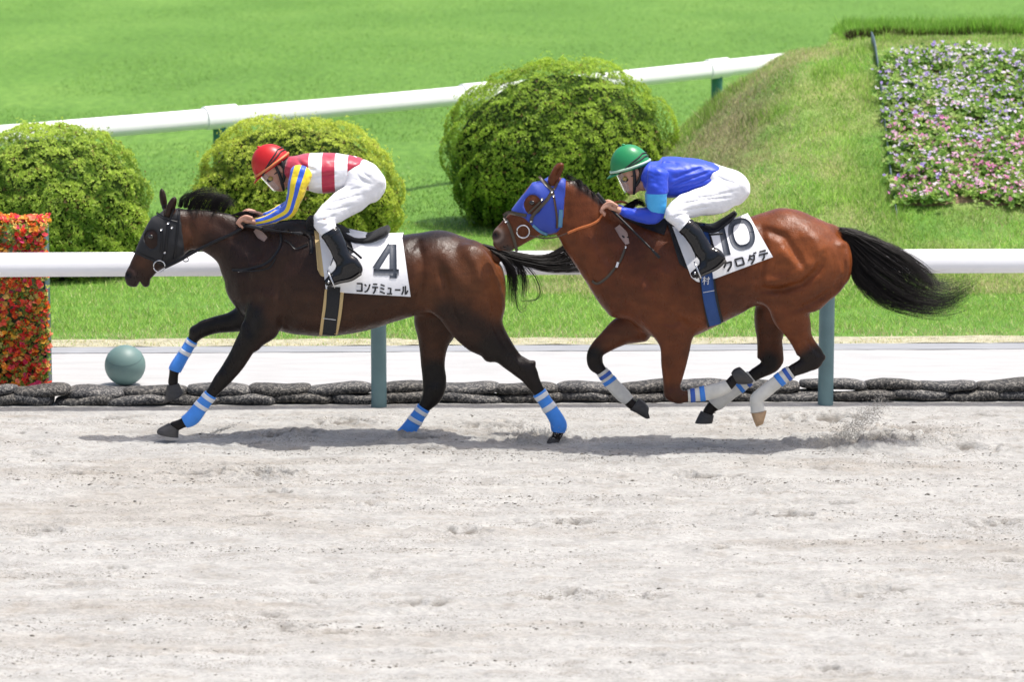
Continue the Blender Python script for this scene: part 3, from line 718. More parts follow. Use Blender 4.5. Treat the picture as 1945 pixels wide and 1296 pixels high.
# ---- near rail
M_WHITE = mat('white_plastic', (.87, .87, .88), .4, spec=.4, var=.03, vscale=3)
M_POST = mat('teal_post', (.125, .215, .23), .42, var=.12, vscale=6, bump=.001, bscale=90)
def rail_mesh(P, w, h, m=20):
    """plastic rail: rounded top, chamfered underside"""
    P = np.asarray(P, float); prof = []
    for a in np.linspace(0, np.pi, 15): prof.append((w / 2 * math.cos(a), -.22 * h + .72 * h * math.sin(a)))
    prof += [(-w * .46, -h * .34), (-w * .30, -h * .5), (w * .30, -h * .5), (w * .46, -h * .34)]
    prof = np.array(prof); T = np.gradient(P, axis=0); T /= np.linalg.norm(T, axis=1, keepdims=True); N = np.stack([T[:, 1], -T[:, 0], 0 * T[:, 0]], -1)
    Rg = P[:, None] + N[:, None] * prof[None, :, :1] + np.array([0, 0, 1.0]) * prof[None, :, 1:2]
    return rings(Rg)
def rail_at(px): 
    X0 = (px - PW / 2) / FPX * 22.75; return np.array([X0, 22.40 + TILT * X0, 0])
f = thing('rail_fence', 'near white running rail on teal posts crossing behind both horses', 'fence', tuple(rail_at(960)))
xs = np.linspace(-7, 7, 40); V, F = rail_mesh(np.stack([xs, 22.40 + TILT * xs, 1.02 + 0 * xs], -1), .15, .163)
obj('rail', V, F, M_WHITE, f, auto=35)
for px in (720, 1570):
    p = rail_at(px); V, F = tube([p + [0, 0.0, -.1], p + [0, 0, .5], p + [0, 0, .945]], .054, 28); obj('post', V, F, M_POST, f, auto=50)
# ---- far rail
f = thing('rail_fence', 'far white rail running off at an angle behind the round bushes', 'fence', (-2.9, 33.5, 0))
fp = np.array([[-7.5, 29.0, 1.0], [-4.98, 31.5, 1.0], [-3.0, 33.42, 1.0], [-.42, 36.2, 1.0], [2.5, 39.8, 1.0], [6.5, 45.2, 1.0]])
fpc = catmull(fp, 10); V, F = rail_mesh(fpc, .16, .20); obj('rail', V, F, M_WHITE, f, auto=35)
M_GPOST = mat('green_post', (.03, .16, .14), .45, var=.1)
for px, Ys in ((428, 33.5), (905, 36.3), (1385, 40.0)):
    i = np.argmin(np.abs(proj(fpc)[0] - px)); p = fpc[i]; T = fpc[i + 1] - fpc[i - 1]; T /= np.linalg.norm(T)
    V, F = rail_mesh(np.array([p - T * .21, p - T * .17, p + T * .17, p + T * .21]) + [0, 0, .006], .19, .235); obj('sleeve', V, F, M_WHITE, f, auto=35)
    V, F = tube([[p[0], p[1], -.05], [p[0], p[1], .5], [p[0], p[1], .9]], .07, 18); obj('post', V, F, M_GPOST, f, auto=50)

# ---- teal ball
p = un(238, 714, 23.25); rad = .147
bz = .004 + rad
bl = thing('ball', 'smooth teal ball resting on the white path behind the sandbags', 'ball', (p[0], 23.25, .005))
V, F = sphere((p[0], 23.25, .005 + rad), rad, 48, 32); obj('shell', V, F, mat('ball_teal', (.12, .20, .188), .5, var=.05, vscale=5), bl)
t = np.linspace(0, 2 * np.pi, 61); q = np.stack([rad * 1.0 * np.cos(t), rad * np.sin(t) * .5, rad * np.sin(t) * .8660254], -1) * 1.0
rot = np.stack([q[:, 0], q[:, 1] * -1, q[:, 2]], -1); h0 = np.array([p[0], 23.25, .005 + rad])
c_ = np.array([.0, -.40, .9165]); u_ = np.array([1.0, 0, 0]); v_ = np.cross(c_, u_); ring = h0 + rad * (c_ * .5 + .866 * (np.cos(t)[:, None] * u_ + np.sin(t)[:, None] * v_)) * 1.0005
V, F = tube(ring, .0012, 6, cap=False); obj('seam', V, F, mat('ball_seam', (.04, .08, .08), .6), bl)

# ---- round clipped bushes
M_LEAF = leafy(mat('bush_leaf', attr=True, rough=.5, spec=.35), .45)
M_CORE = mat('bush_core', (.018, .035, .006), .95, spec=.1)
M_STEM = mat('bush_stem', (.09, .065, .04), .85)
def leaf_cards(C, N, size, cols, r, per=5, spread=1.0, aspect=.42):
    """rosettes of pointed leaves: centres C, outward normals N"""
    n = len(C); a0 = r.uniform(0, 6.28, n)
    ref = np.where(np.abs(N[:, 2:3]) < .9, np.array([[0, 0, 1.0]]), np.array([[1.0, 0, 0]])); U = np.cross(N, ref); U /= np.linalg.norm(U, axis=1, keepdims=True); W = np.cross(N, U)
    Vs = []; Cs = []
    for k in range(per):
        a = a0 + k * 6.283 / per + r.normal(0, .35, n); tilt = r.uniform(.25, 1.0, n)
        d = (np.cos(a)[:, None] * U + np.sin(a)[:, None] * W) * np.cos(tilt)[:, None] * spread + N * np.sin(tilt)[:, None]
        s = np.cross(d, N); s /= np.linalg.norm(s, axis=1, keepdims=True) + 1e-9; L = (size * r.uniform(.7, 1.25, n))[:, None]
        mid = C + d * L * .55; Vs.append(np.stack([C, mid - s * L * aspect * .5, C + d * L - N * L * .12, mid + s * L * aspect * .5], 1))
        Cs.append(cols * r.uniform(.8, 1.2, (n, 1)))
    V = np.concatenate(Vs); return V.reshape(-1, 3), np.arange(len(V) * 4).reshape(-1, 4), np.repeat(np.concatenate(Cs), 4, 0)
def bush(px, base_y, hw, top, label, seed, tint, n=11000, lobes=.045, flat=1.0):
    r = np.random.default_rng(seed); b = on_ground(px, base_y)
    t = thing('round_bush', label, 'bush', tuple(b), 'clipped bushes along the far rail')
    u = r.uniform(-.85, 1, n) ; ph = r.uniform(0, 6.283, n); s = np.sqrt(np.clip(1 - u * u, 0, 1))
    dr = np.stack([s * np.cos(ph), s * np.sin(ph), u], -1)
    def shape(d):
        ph_ = np.arctan2(d[:, 1], d[:, 0]); lump = 1 + lobes * fbm(d[:, 0] * 2.2 + seed, d[:, 2] * 2.2 + d[:, 1] * 1.7, 3)
        cz = top * .36; e = np.abs(d) ** 1.0
        k = 1 / ((np.hypot(d[:, 0], d[:, 1]) ** 2.2 + np.abs(d[:, 2]) ** 2.2) ** (1 / 2.2))
        R3 = d * k[:, None] * lump[:, None]; zz = np.where(R3[:, 2] > 0, R3[:, 2] * (top - cz), R3[:, 2] * cz * 1.35)
        return np.stack([R3[:, 0] * hw, R3[:, 1] * hw * .85 * flat, np.maximum(cz + zz, .02)], -1)
    P = shape(dr); N = dr * np.array([1 / hw, 1 / hw, 1.25 / top]); N /= np.linalg.norm(N, axis=1, keepdims=True)
    clump = 1.25 * fbm(P[:, 0] * 7 + seed, P[:, 2] * 7 + P[:, 1] * 6, 3)
    C = P - N * (.012 + .07 * np.clip(.35 - clump, 0, 1) + .02 * r.random(n))[:, None] + N * (.03 * np.clip(clump, 0, 1))[:, None]
    C = C + N * np.where(r.random(n) < .03, r.uniform(.02, .08, n), 0)[:, None]
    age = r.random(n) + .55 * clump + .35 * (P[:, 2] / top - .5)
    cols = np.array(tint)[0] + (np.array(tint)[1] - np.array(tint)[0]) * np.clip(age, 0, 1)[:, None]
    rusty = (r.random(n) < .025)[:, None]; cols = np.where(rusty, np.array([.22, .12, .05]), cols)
    Nn = N + r.normal(0, .35, N.shape); Nn /= np.linalg.norm(Nn, axis=1, keepdims=True)
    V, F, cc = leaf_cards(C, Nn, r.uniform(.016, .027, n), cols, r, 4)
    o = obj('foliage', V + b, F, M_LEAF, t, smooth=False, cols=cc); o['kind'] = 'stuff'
    th = np.linspace(-.85, 1, 24); ph = np.linspace(0, 6.283, 40, endpoint=False); d = np.stack([np.sqrt(1 - th ** 2)[:, None] * np.cos(ph), np.sqrt(1 - th ** 2)[:, None] * np.sin(ph), th[:, None] + 0 * ph], -1)
    V, F = rings((shape(d.reshape(-1, 3)) * np.array([.87, .87, .90])).reshape(24, 40, 3) + b); obj('light_block_core', V, F, M_CORE, t)  # solid dark core added inside the leaves to stop light passing through
    for k in range(5):
        a = k * 1.26; V, F = tube(b + np.array([[.08 * math.cos(a), .08 * math.sin(a), -.03], [.2 * math.cos(a), .2 * math.sin(a), .15], [.42 * hw * math.cos(a), .4 * hw * math.sin(a), top * .45]]), [.02, .016, .01], 7, per=4); obj('stem', V, F, M_STEM, t)
    return t
YG = ((.20, .29, .03), (.64, .74, .11)); MG = ((.11, .22, .022), (.46, .64, .075)); LG = ((.15, .28, .03), (.55, .70, .11))
bush(105, 522, .90, 1.36, 'left rounded green bush behind the red flower wall', 3, LG, 34000)
bush(566, 470, 1.0, 1.25, 'yellowish rounded bush behind the rider in striped silks', 5, YG, 34000)
bush(1062, 428, 1.19, 1.66, 'largest dark green rounded bush behind the second horse', 8, MG, 44000)

# ---- red flower wall at the left edge
xr = un(86, 600, 22.95)[0]; fw = thing('flower_wall', 'upright wall of red and orange blooms at the left edge', 'flower display', (xr - .5, 23.05, .004))
V, F = box((xr - .62, 23.1, .60), (1.2, .2, 1.17)); obj('soil_panel', V, F, mat('soil_panel', (.035, .05, .022), .9), fw, smooth=False)
V, F = box((xr - .006, 23.12, .60), (.012, .20, 1.18)); obj('side_frame', V, F, mat('frame_teal', (.05, .09, .10), .5), fw, smooth=False)
def wall_pts(n, r):
    k = r.random(n); x = r.uniform(xr - 1.22, xr + .025, n); z = r.uniform(.03, 1.21, n); y = np.full(n, 22.985); N = np.tile([[0, -1.0, 1.2]], (n, 1))
    top = k < .16; y = np.where(top, r.uniform(22.99, 23.2, n), y); z = np.where(top, 1.20, z); N[top] = [0, -.25, 1]
    C = np.stack([x, y, z], -1); C[:, 1] += -.05 * r.random(n) * (~top); C[:, 2] += .04 * r.random(n) * top
    return C, N / np.linalg.norm(N, axis=1, keepdims=True)
r = np.random.default_rng(14)
C, N = wall_pts(4200, r); Nn = N + r.normal(0, .4, N.shape); Nn /= np.linalg.norm(Nn, axis=1, keepdims=True)
cols = np.array([[.26, .42, .07], [.45, .55, .12], [.14, .26, .04], [.60, .62, .18]])[r.integers(0, 4, len(C))]
V, F, cc = leaf_cards(C, Nn, r.uniform(.018, .03, len(C)), cols, r, 4, aspect=.7); o = obj('leaves', V, F, M_LEAF, fw, smooth=False, cols=cc); o['kind'] = 'stuff'
C, N = wall_pts(3300, r); C = C + N * .014; Nn = N + r.normal(0, .4, N.shape); Nn /= np.linalg.norm(Nn, axis=1, keepdims=True)
pal = np.array([[.78, .06, .045], [.85, .09, .06], [.88, .18, .05], [.90, .42, .05], [.82, .10, .12], [.78, .08, .22], [.90, .60, .10], [.86, .14, .08], [.92, .30, .18], [.92, .50, .12], [.92, .70, .22]])
cols = pal[r.integers(0, len(pal), len(C))]
V, F, cc = leaf_cards(C, Nn, r.uniform(.018, .032, len(C)), cols, r, 6, aspect=.9); o = obj('blooms', V, F, leafy(mat('bloom', attr=True, rough=.55, spec=.2), .45), fw, smooth=False, cols=cc); o['kind'] = 'stuff'

# ---- flower bed on the bank
def bank_hit(px, py):
    """where a sight line meets the front slope of the bank"""
    Ys = np.linspace(27.4, 33.6, 700); px = np.atleast_1d(px).astype(float); py = np.atleast_1d(py).astype(float)
    out = np.zeros((len(px), 3))
    for i in range(len(px)):
        P = un(px[i], py[i], Ys); d = P[:, 2] - gz_bank(P[:, 0], P[:, 1]); k = np.argmax(d < 0); out[i] = P[k if d.min() < 0 else -1]
    return out
r = np.random.default_rng(23)
xg, yg = np.meshgrid(np.linspace(0, 1, 60), np.linspace(0, 1, 50), indexing='ij')
a, b_, c_, d_ = [bank_hit(*q)[0] for q in ((1670, 112), (2250, 106), (2250, 396), (1702, 394))]
XY = (a * (1 - xg[..., None]) + b_ * xg[..., None]) * (1 - yg[..., None]) + (d_ * (1 - xg[..., None]) + c_ * xg[..., None]) * yg[..., None]
Zb = gz_bank(XY[..., 0], XY[..., 1]) + .008 - .05 * (np.maximum(np.abs(xg - .5), np.abs(yg - .5)) > .49) + .01 * fbm(XY[..., 0] * 9, XY[..., 1] * 9, 3)
fb = thing('flower_bed', 'bed of pink and lilac flowers on the sloping bank', 'flower bed', tuple((a + c_) / 2))
obj('soil', np.stack([XY[..., 0], XY[..., 1], Zb], -1), grid_faces(60, 50), mat('soil', (.20, .135, .085), .95, var=.35, vscale=12, bump=.02, bscale=50), fb)
n = 1500; uu, vv = r.random(n), r.random(n) ** .92
keep = fbm(uu * 9 + 2, vv * 6, 3) + r.normal(0, .3, n) > -1.1; uu, vv = uu[keep], vv[keep]; n = len(uu)
P = (a * (1 - uu[:, None]) + b_ * uu[:, None]) * (1 - vv[:, None]) + (d_ * (1 - uu[:, None]) + c_ * uu[:, None]) * vv[:, None]; P[:, 2] = gz_bank(P[:, 0], P[:, 1]) + .02
K = 9; Q = (P[:, None] + r.normal(0, 1, (n, K, 3)) * np.array([.05, .045, .02])).reshape(-1, 3); Q[:, 2] = np.maximum(Q[:, 2], gz_bank(Q[:, 0], Q[:, 1]) + .015) + r.random(len(Q)) * .05
Nn = np.array([0, -.45, .9]) + r.normal(0, .35, Q.shape); Nn /= np.linalg.norm(Nn, axis=1, keepdims=True)
cols = np.array([[.22, .40, .07], [.32, .50, .10], [.14, .28, .05], [.42, .55, .16]])[r.integers(0, 4, len(Q))]
V, F, cc = leaf_cards(Q, Nn, r.uniform(.035, .06, len(Q)), cols, r, 4, aspect=.6); o = obj('leaves', V, F, M_LEAF, fb, smooth=False, cols=cc); o['kind'] = 'stuff'
hue = vv + .3 * vnoise(uu * 8, vv * 8) + r.normal(0, .15, n)
pc = np.where((hue > .62)[:, None], np.array([[.80, .34, .58], [.84, .56, .72], [.88, .76, .84]])[r.integers(0, 3, n)], np.array([[.50, .38, .76], [.68, .58, .84], [.86, .80, .88], [.84, .74, .86]])[r.integers(0, 4, n)])
K = 4; m_ = r.random(n) < .85; pc = np.repeat(pc[m_], K, 0); Q = (P[m_][:, None] + r.normal(0, 1, (m_.sum(), K, 3)) * np.array([.045, .035, .012])).reshape(-1, 3); Q[:, 2] += .06 + .02 * r.random(len(Q))
Nn = np.array([0, -.5, .85]) + r.normal(0, .3, Q.shape); Nn /= np.linalg.norm(Nn, axis=1, keepdims=True)
V, F, cc = leaf_cards(Q, Nn, r.uniform(.016, .028, len(Q)), pc, r, 6, aspect=.85); o = obj('blooms', V, F, leafy(mat('bed_bloom', attr=True, rough=.6, spec=.2), .4), fb, smooth=False, cols=cc); o['kind'] = 'stuff'
# thin metal edging up the side of the bed
ep = bank_hit(*np.array([(1655, 84), (1664, 108), (1672, 160), (1680, 230), (1690, 320), (1700, 390), (1703, 410)], float).T)
ep = catmull(ep, 8); hgt = np.interp(np.linspace(0, 1, len(ep)), [0, .08, .2, 1], [.13, .13, .06, .04])
Rg = np.stack([ep + [-.006, 0, -.05], ep + [.006, 0, -.05], ep + np.c_[0 * hgt + .006, 0 * hgt, hgt], ep + np.c_[0 * hgt - .006, 0 * hgt, hgt]], 1)
V, F = rings(Rg); tag(obj('edging_strip', V, F, mat('edging', (.07, .11, .12), .5), smooth=False), 'thin dark metal edging along the left of the flower bed', 'edging')
# ================================================================ horses
def pts2(P, Y): return un(np.array(P, float)[:, 0], np.array(P, float)[:, 1], Y)[:, [0, 2]]
M_BLACKL = mat('black_leather', (.009, .009, .011), .38, spec=.3)
M_STEEL = mat('steel', (.62, .62, .64), .25, metal=1.0)
M_HAIR = mat('black_hair', (.011, .009, .009), .45, spec=.25)
M_HOOF = mat('hoof', (.045, .042, .042), .5, var=.3, vscale=25, stretch=(1, 1, 4))
M_EYE = mat('eye', (.008, .006, .005), .06, spec=.8)
def m_coat(name):
    m = mat(name, attr=True, rough=.34, spec=.22, var=.26, vscale=11, bump=.0022, bscale=120, stretch=(1, 1, 1.8), coat=.0)
    nt = m.node_tree; b = nt.nodes['Principled BSDF']; bp = [n for n in nt.nodes if n.type == 'BUMP'][0]; tc = [n for n in nt.nodes if n.type == 'TEX_COORD'][0]
    mp = nt.nodes.new('ShaderNodeMapping'); mp.inputs['Rotation'].default_value = (0, R(35), 0); mp.inputs['Scale'].default_value = (1, 1, .38); nt.links.new(tc.outputs['Object'], mp.inputs[0])
    n = nt.nodes.new('ShaderNodeTexNoise'); n.inputs['Scale'].default_value = 17; n.inputs['Detail'].default_value = 3; n.inputs['Roughness'].default_value = .55; nt.links.new(mp.outputs[0], n.inputs['Vector'])
    b2 = nt.nodes.new('ShaderNodeBump'); b2.inputs['Distance'].default_value = .008; b2.inputs['Strength'].default_value = .8; nt.links.new(n.outputs['Fac'], b2.inputs['Height']); nt.links.new(bp.outputs[0], b2.inputs['Normal']); nt.links.new(b2.outputs[0], b.inputs['Normal'])
    n3 = nt.nodes.new('ShaderNodeTexNoise'); n3.inputs['Scale'].default_value = 30; n3.inputs['Detail'].default_value = 6; nt.links.new(mp.outputs[0], n3.inputs['Vector'])
    mr = nt.nodes.new('ShaderNodeMapRange'); mr.inputs['From Min'].default_value = .3; mr.inputs['From Max'].default_value = .7; mr.inputs['To Min'].default_value = .23; mr.inputs['To Max'].default_value = .45; nt.links.new(n3.outputs['Fac'], mr.inputs['Value']); nt.links.new(mr.outputs[0], b.inputs['Roughness'])
    return m
class Horse:
    def __init__(s, d):
        s.d = d; Y = s.Y = d['Y']
        sc = s.sc = Sculpt()
        s.L = {k: Loft(d[k], Y, cap=d.get('caps', {}).get(k, .6)) for k in ('nf', 'ff', 'nh', 'fh')}
        s.trunk = Trunk(d['trunk'], Y, n=2.25, egg=.12, cap=.42); s.neck = Loft(d['neck'], Y, n=2.1, egg=.2, cap=.5); s.head = Loft(d['head'], Y, n=2.4, egg=-.05, cap=.55)
        sc.loft(s.trunk, .02).loft(s.neck, .07)
        for k, kk in (('ff', .05), ('fh', .05), ('nf', .045), ('nh', .05)): sc.loft(s.L[k], kk)
        sc.loft(s.head, .03)
        for ex_ in d['extra']: sc.loft(Loft(ex_, Y, cap=.7), .035)
        for q in d['bumps']:
            px, py, yo, rx, ry, rz, ang = q[:7]; c = un(px, py, Y + yo); sc.ell(c, (rx, ry, rz), q[7] if len(q) > 7 else .03, R(ang))
        for q in d['cuts']:
            px, py, yo, rx, ry, rz, ang = q[:7]; c = un(px, py, Y + yo); sc.ell(c, (rx, ry, rz), .012, R(ang), sub=True)
        for P, w, dep, side in d['strokes']: sc.stroke(pts2(P, Y - .15 if side < 0 else Y), w * 1.6, dep * 1.75, side, Y)
        sc.fn(lambda D, X, Yg, Z: D + (.0016 * (vnoise(X * 16 + Yg * 9, Z * 16 - Yg * 7))))
        sc.build(.0086)
        s.root = thing('racehorse', d['label'], 'horse', tuple(on_ground(*d['base'])))
        V, F = sc.mesh(2); px, py = proj(V)
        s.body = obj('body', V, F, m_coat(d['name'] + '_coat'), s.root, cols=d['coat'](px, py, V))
        for side in (-1, 1):
            e = un(d['eye'][0], d['eye'][1], Y + side * d['eye'][2]); Vv, Ff = sphere(e, (.019, .016, .017), 16, 10); obj('eye', Vv, Ff, M_EYE, s.root)
        for k, q in d['hooves'].items():
            (a, b, yo), rows = q[0], q[1]; L = Loft(rows, Y); Vv, Ff = L.tube(0, len(rows) - 1, 0, 22, 9); o = obj('hoof', Vv, Ff, q[2] if len(q) > 2 else M_HOOF, s.root, auto=45)
        for k, (t0, t1, cols, bands) in d['wraps'].items():
            Vv, Ff = s.L[k].tube(t0, t1, .0055, 26, 44, wr=.014); w = obj('leg_wrap', Vv, Ff, cols[0], s.root)
            for (b0, b1, m) in bands:
                Vv, Ff = s.L[k].tube(b0, b1, .0085, 26, 6); obj('stripe', Vv, Ff, m, w)
        for nm, hair in d['hair']:
            parts = [strands(Y=Y, **h) for h in hair]; Vv, Ff = join(parts); o = obj(nm, Vv, Ff, M_HAIR, s.root); o['kind'] = 'stuff'
    def shell(s, name, poly, off, mats, parent, holes=(), z=None, sm=2):
        """fitted cloth cover clipped to an outline seen from the side"""
        sc = s.sc; P = np.array(poly, float); W = un(P[:, 0], P[:, 1], s.Y); lo = W.min(0) - .05; hi = W.max(0) + .05
        i0 = np.clip(((lo - sc.org) / sc.h).astype(int), 0, None); i1 = np.minimum(((hi - sc.org) / sc.h).astype(int) + 2, sc.D.shape)
        sl = (slice(i0[0], i1[0]), slice(0, sc.D.shape[1]), slice(i0[2], i1[2])); D = sc.D[sl] - off
        X, Z = np.meshgrid(sc.ax[0][sl[0]], sc.ax[2][sl[2]], indexing='ij'); px, py = proj(np.stack([X, np.full_like(X, s.Y), Z], -1))
        m = in_poly(px, py, P) / 291.0
        for (hx, hy, rx, ry, an) in holes:
            u = (px - hx) * math.cos(R(an)) + (py - hy) * math.sin(R(an)); v = -(px - hx) * math.sin(R(an)) + (py - hy) * math.cos(R(an))
            m = np.maximum(m, (1 - np.hypot(u / rx, v / ry)) * min(rx, ry) / 291.0)
        D = np.maximum(D, m[:, None, :]); D[0] = D[-1] = .5; D[:, :, 0] = D[:, :, -1] = .5; D[:, 0] = D[:, -1] = .5
        V, F = surfnet(D, np.array([sc.ax[0][i0[0]], sc.ax[1][0], sc.ax[2][i0[2]]]), sc.h, sm)
        return obj(name, V, F, mats, parent, auto=50)
    def strap(s, name, pts, w, m, parent, **kw):
        V, F = strap(s.sc, pts, w, **kw); return obj(name, V, F, m, parent)
    def cloth(s, name, cols, off, m, parent, nv=26, over=True):
        """sheet hanging over the back: cols = list of (top px, bottom px) from front to rear"""
        T = catmull([c[0] for c in cols], 6); B = catmull([c[1] for c in cols], 6); v = np.linspace(0, 1, nv)[None, :, None]
        Q = T[:, None] * (1 - v) + B[:, None] * v
        H = s.sc.hit(Q[..., 0], Q[..., 1], off); y = H[..., 1]
        for _ in range(6): y = np.minimum(y, smooth1(smooth1(y, 1, 1).T, 1, 1).T)
        y = smooth1(smooth1(y, 1, 1).T, 1, 1).T
        y = y - .004 * np.sin(np.linspace(0, 9, y.shape[0]))[:, None] * np.linspace(0, 1, nv)[None]
        H = un(Q[..., 0], Q[..., 1], y)
        if over:
            top = H[:, 0]; k = 10; rows = []
            for i in range(1, k):
                yy = top[:, 1] + (2 * s.Y - 2 * top[:, 1]) * i / k; zz = np.maximum(s.sc.topz(top[:, 0], yy) + off, top[:, 2]); rows.append(np.stack([top[:, 0], yy, zz], -1))
            rows = np.array(rows).transpose(1, 0, 2); rows[..., 2] = smooth1(smooth1(rows[..., 2].T, 1, 2).T, 1, 2)
            mir = H.copy(); mir[..., 1] = 2 * s.Y - H[..., 1]
            full = np.concatenate([H[:, ::-1], rows, mir], 1)
        else: full = H[:, ::-1]
        C = np.array([0, s.Y, 0]); inn = full.copy(); d = full - np.stack([full[..., 0], np.full(full.shape[:2], s.Y), full[..., 2] * 0 + full[..., 2].mean() - .25], -1); d[..., 0] = 0
        inn -= d / (np.linalg.norm(d, axis=-1, keepdims=True) + 1e-9) * .004
        V, F = slab(full[:, ::-1], inn[:, ::-1]); s.cloth_y = (Q, H)
        return obj(name, V, F, m, parent, auto=60)
    def ink(s, name, strokes, w, m, parent, off):
        parts = [strap(s if off is None else s.sc, q[0], q[1], off, .0015, 1.5, 2, 1, spline=False) for q in strokes]
        V, F = join(parts); return obj(name, V, F, m, parent)
    def hit(s, px, py, off, fallback=None):
        '''the hanging number cloth itself, a little proud of it'''
        Q, Hh = s.cloth_y; q = Q.reshape(-1, 2); y = Hh[..., 1].ravel(); p = np.stack([px, py], -1).reshape(-1, 2)
        d = ((p[:, None] - q[None]) ** 2).sum(-1); k = np.argpartition(d, 4, 1)[:, :4]; w = 1 / (np.take_along_axis(d, k, 1) + .2)
        return un(px, py, ((y[k] * w).sum(1) / w.sum(1)).reshape(px.shape) - .0035)

def blob(px, py, cx, cy, rx, ry, an=0):
    u = (px - cx) * math.cos(R(an)) + (py - cy) * math.sin(R(an)); v = -(px - cx) * math.sin(R(an)) + (py - cy) * math.cos(R(an)); return np.exp(-(u / rx) ** 2 - (v / ry) ** 2)
def along(px, py, P, r, soft):
    best = np.full(px.shape, 1e9); P = np.array(P, float)
    for i in range(len(P) - 1):
        e = P[i + 1] - P[i]; t = np.clip(((px - P[i, 0]) * e[0] + (py - P[i, 1]) * e[1]) / (e @ e), 0, 1); best = np.minimum(best, np.hypot(px - P[i, 0] - t * e[0], py - P[i, 1] - t * e[1]))
    return 1 - sstep(r - soft, r + soft, best)
def mixc(C, col, f): return C + (np.array(col) - C) * np.clip(f, 0, 1)[:, None]

# ---------------------------------------------------------------- horse with number 4
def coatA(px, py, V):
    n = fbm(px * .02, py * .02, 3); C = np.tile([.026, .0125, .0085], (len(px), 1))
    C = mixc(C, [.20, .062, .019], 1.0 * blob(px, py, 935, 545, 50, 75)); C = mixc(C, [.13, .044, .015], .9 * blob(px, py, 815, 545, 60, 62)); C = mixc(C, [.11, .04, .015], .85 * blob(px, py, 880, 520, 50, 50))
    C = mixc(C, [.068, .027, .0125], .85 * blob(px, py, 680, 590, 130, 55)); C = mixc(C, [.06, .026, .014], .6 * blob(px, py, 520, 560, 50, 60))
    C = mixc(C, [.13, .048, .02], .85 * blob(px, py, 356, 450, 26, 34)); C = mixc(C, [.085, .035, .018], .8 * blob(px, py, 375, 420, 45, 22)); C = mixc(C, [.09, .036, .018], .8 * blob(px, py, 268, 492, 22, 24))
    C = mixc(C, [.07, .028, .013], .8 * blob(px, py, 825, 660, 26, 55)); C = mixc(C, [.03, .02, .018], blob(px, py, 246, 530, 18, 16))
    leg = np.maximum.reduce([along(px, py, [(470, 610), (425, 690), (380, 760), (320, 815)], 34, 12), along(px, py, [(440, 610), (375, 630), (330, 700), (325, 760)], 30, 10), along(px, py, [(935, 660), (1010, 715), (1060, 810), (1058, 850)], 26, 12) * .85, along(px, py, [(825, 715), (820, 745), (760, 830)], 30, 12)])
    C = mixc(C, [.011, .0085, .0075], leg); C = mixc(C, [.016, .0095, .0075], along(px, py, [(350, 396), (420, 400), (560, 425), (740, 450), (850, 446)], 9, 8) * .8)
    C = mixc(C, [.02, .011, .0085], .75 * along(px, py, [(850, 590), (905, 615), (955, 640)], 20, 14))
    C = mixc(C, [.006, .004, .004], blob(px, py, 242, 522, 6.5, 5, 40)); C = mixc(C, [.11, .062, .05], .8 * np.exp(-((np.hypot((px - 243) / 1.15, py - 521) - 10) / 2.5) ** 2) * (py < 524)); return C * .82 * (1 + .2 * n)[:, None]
M_BLUEW = mat('blue_wrap', (.045, .25, .76), .65, var=.12, vscale=20, sheen=.3); M_WHITEW = mat('white_tape', (.72, .73, .75), .6, var=.06, vscale=20)
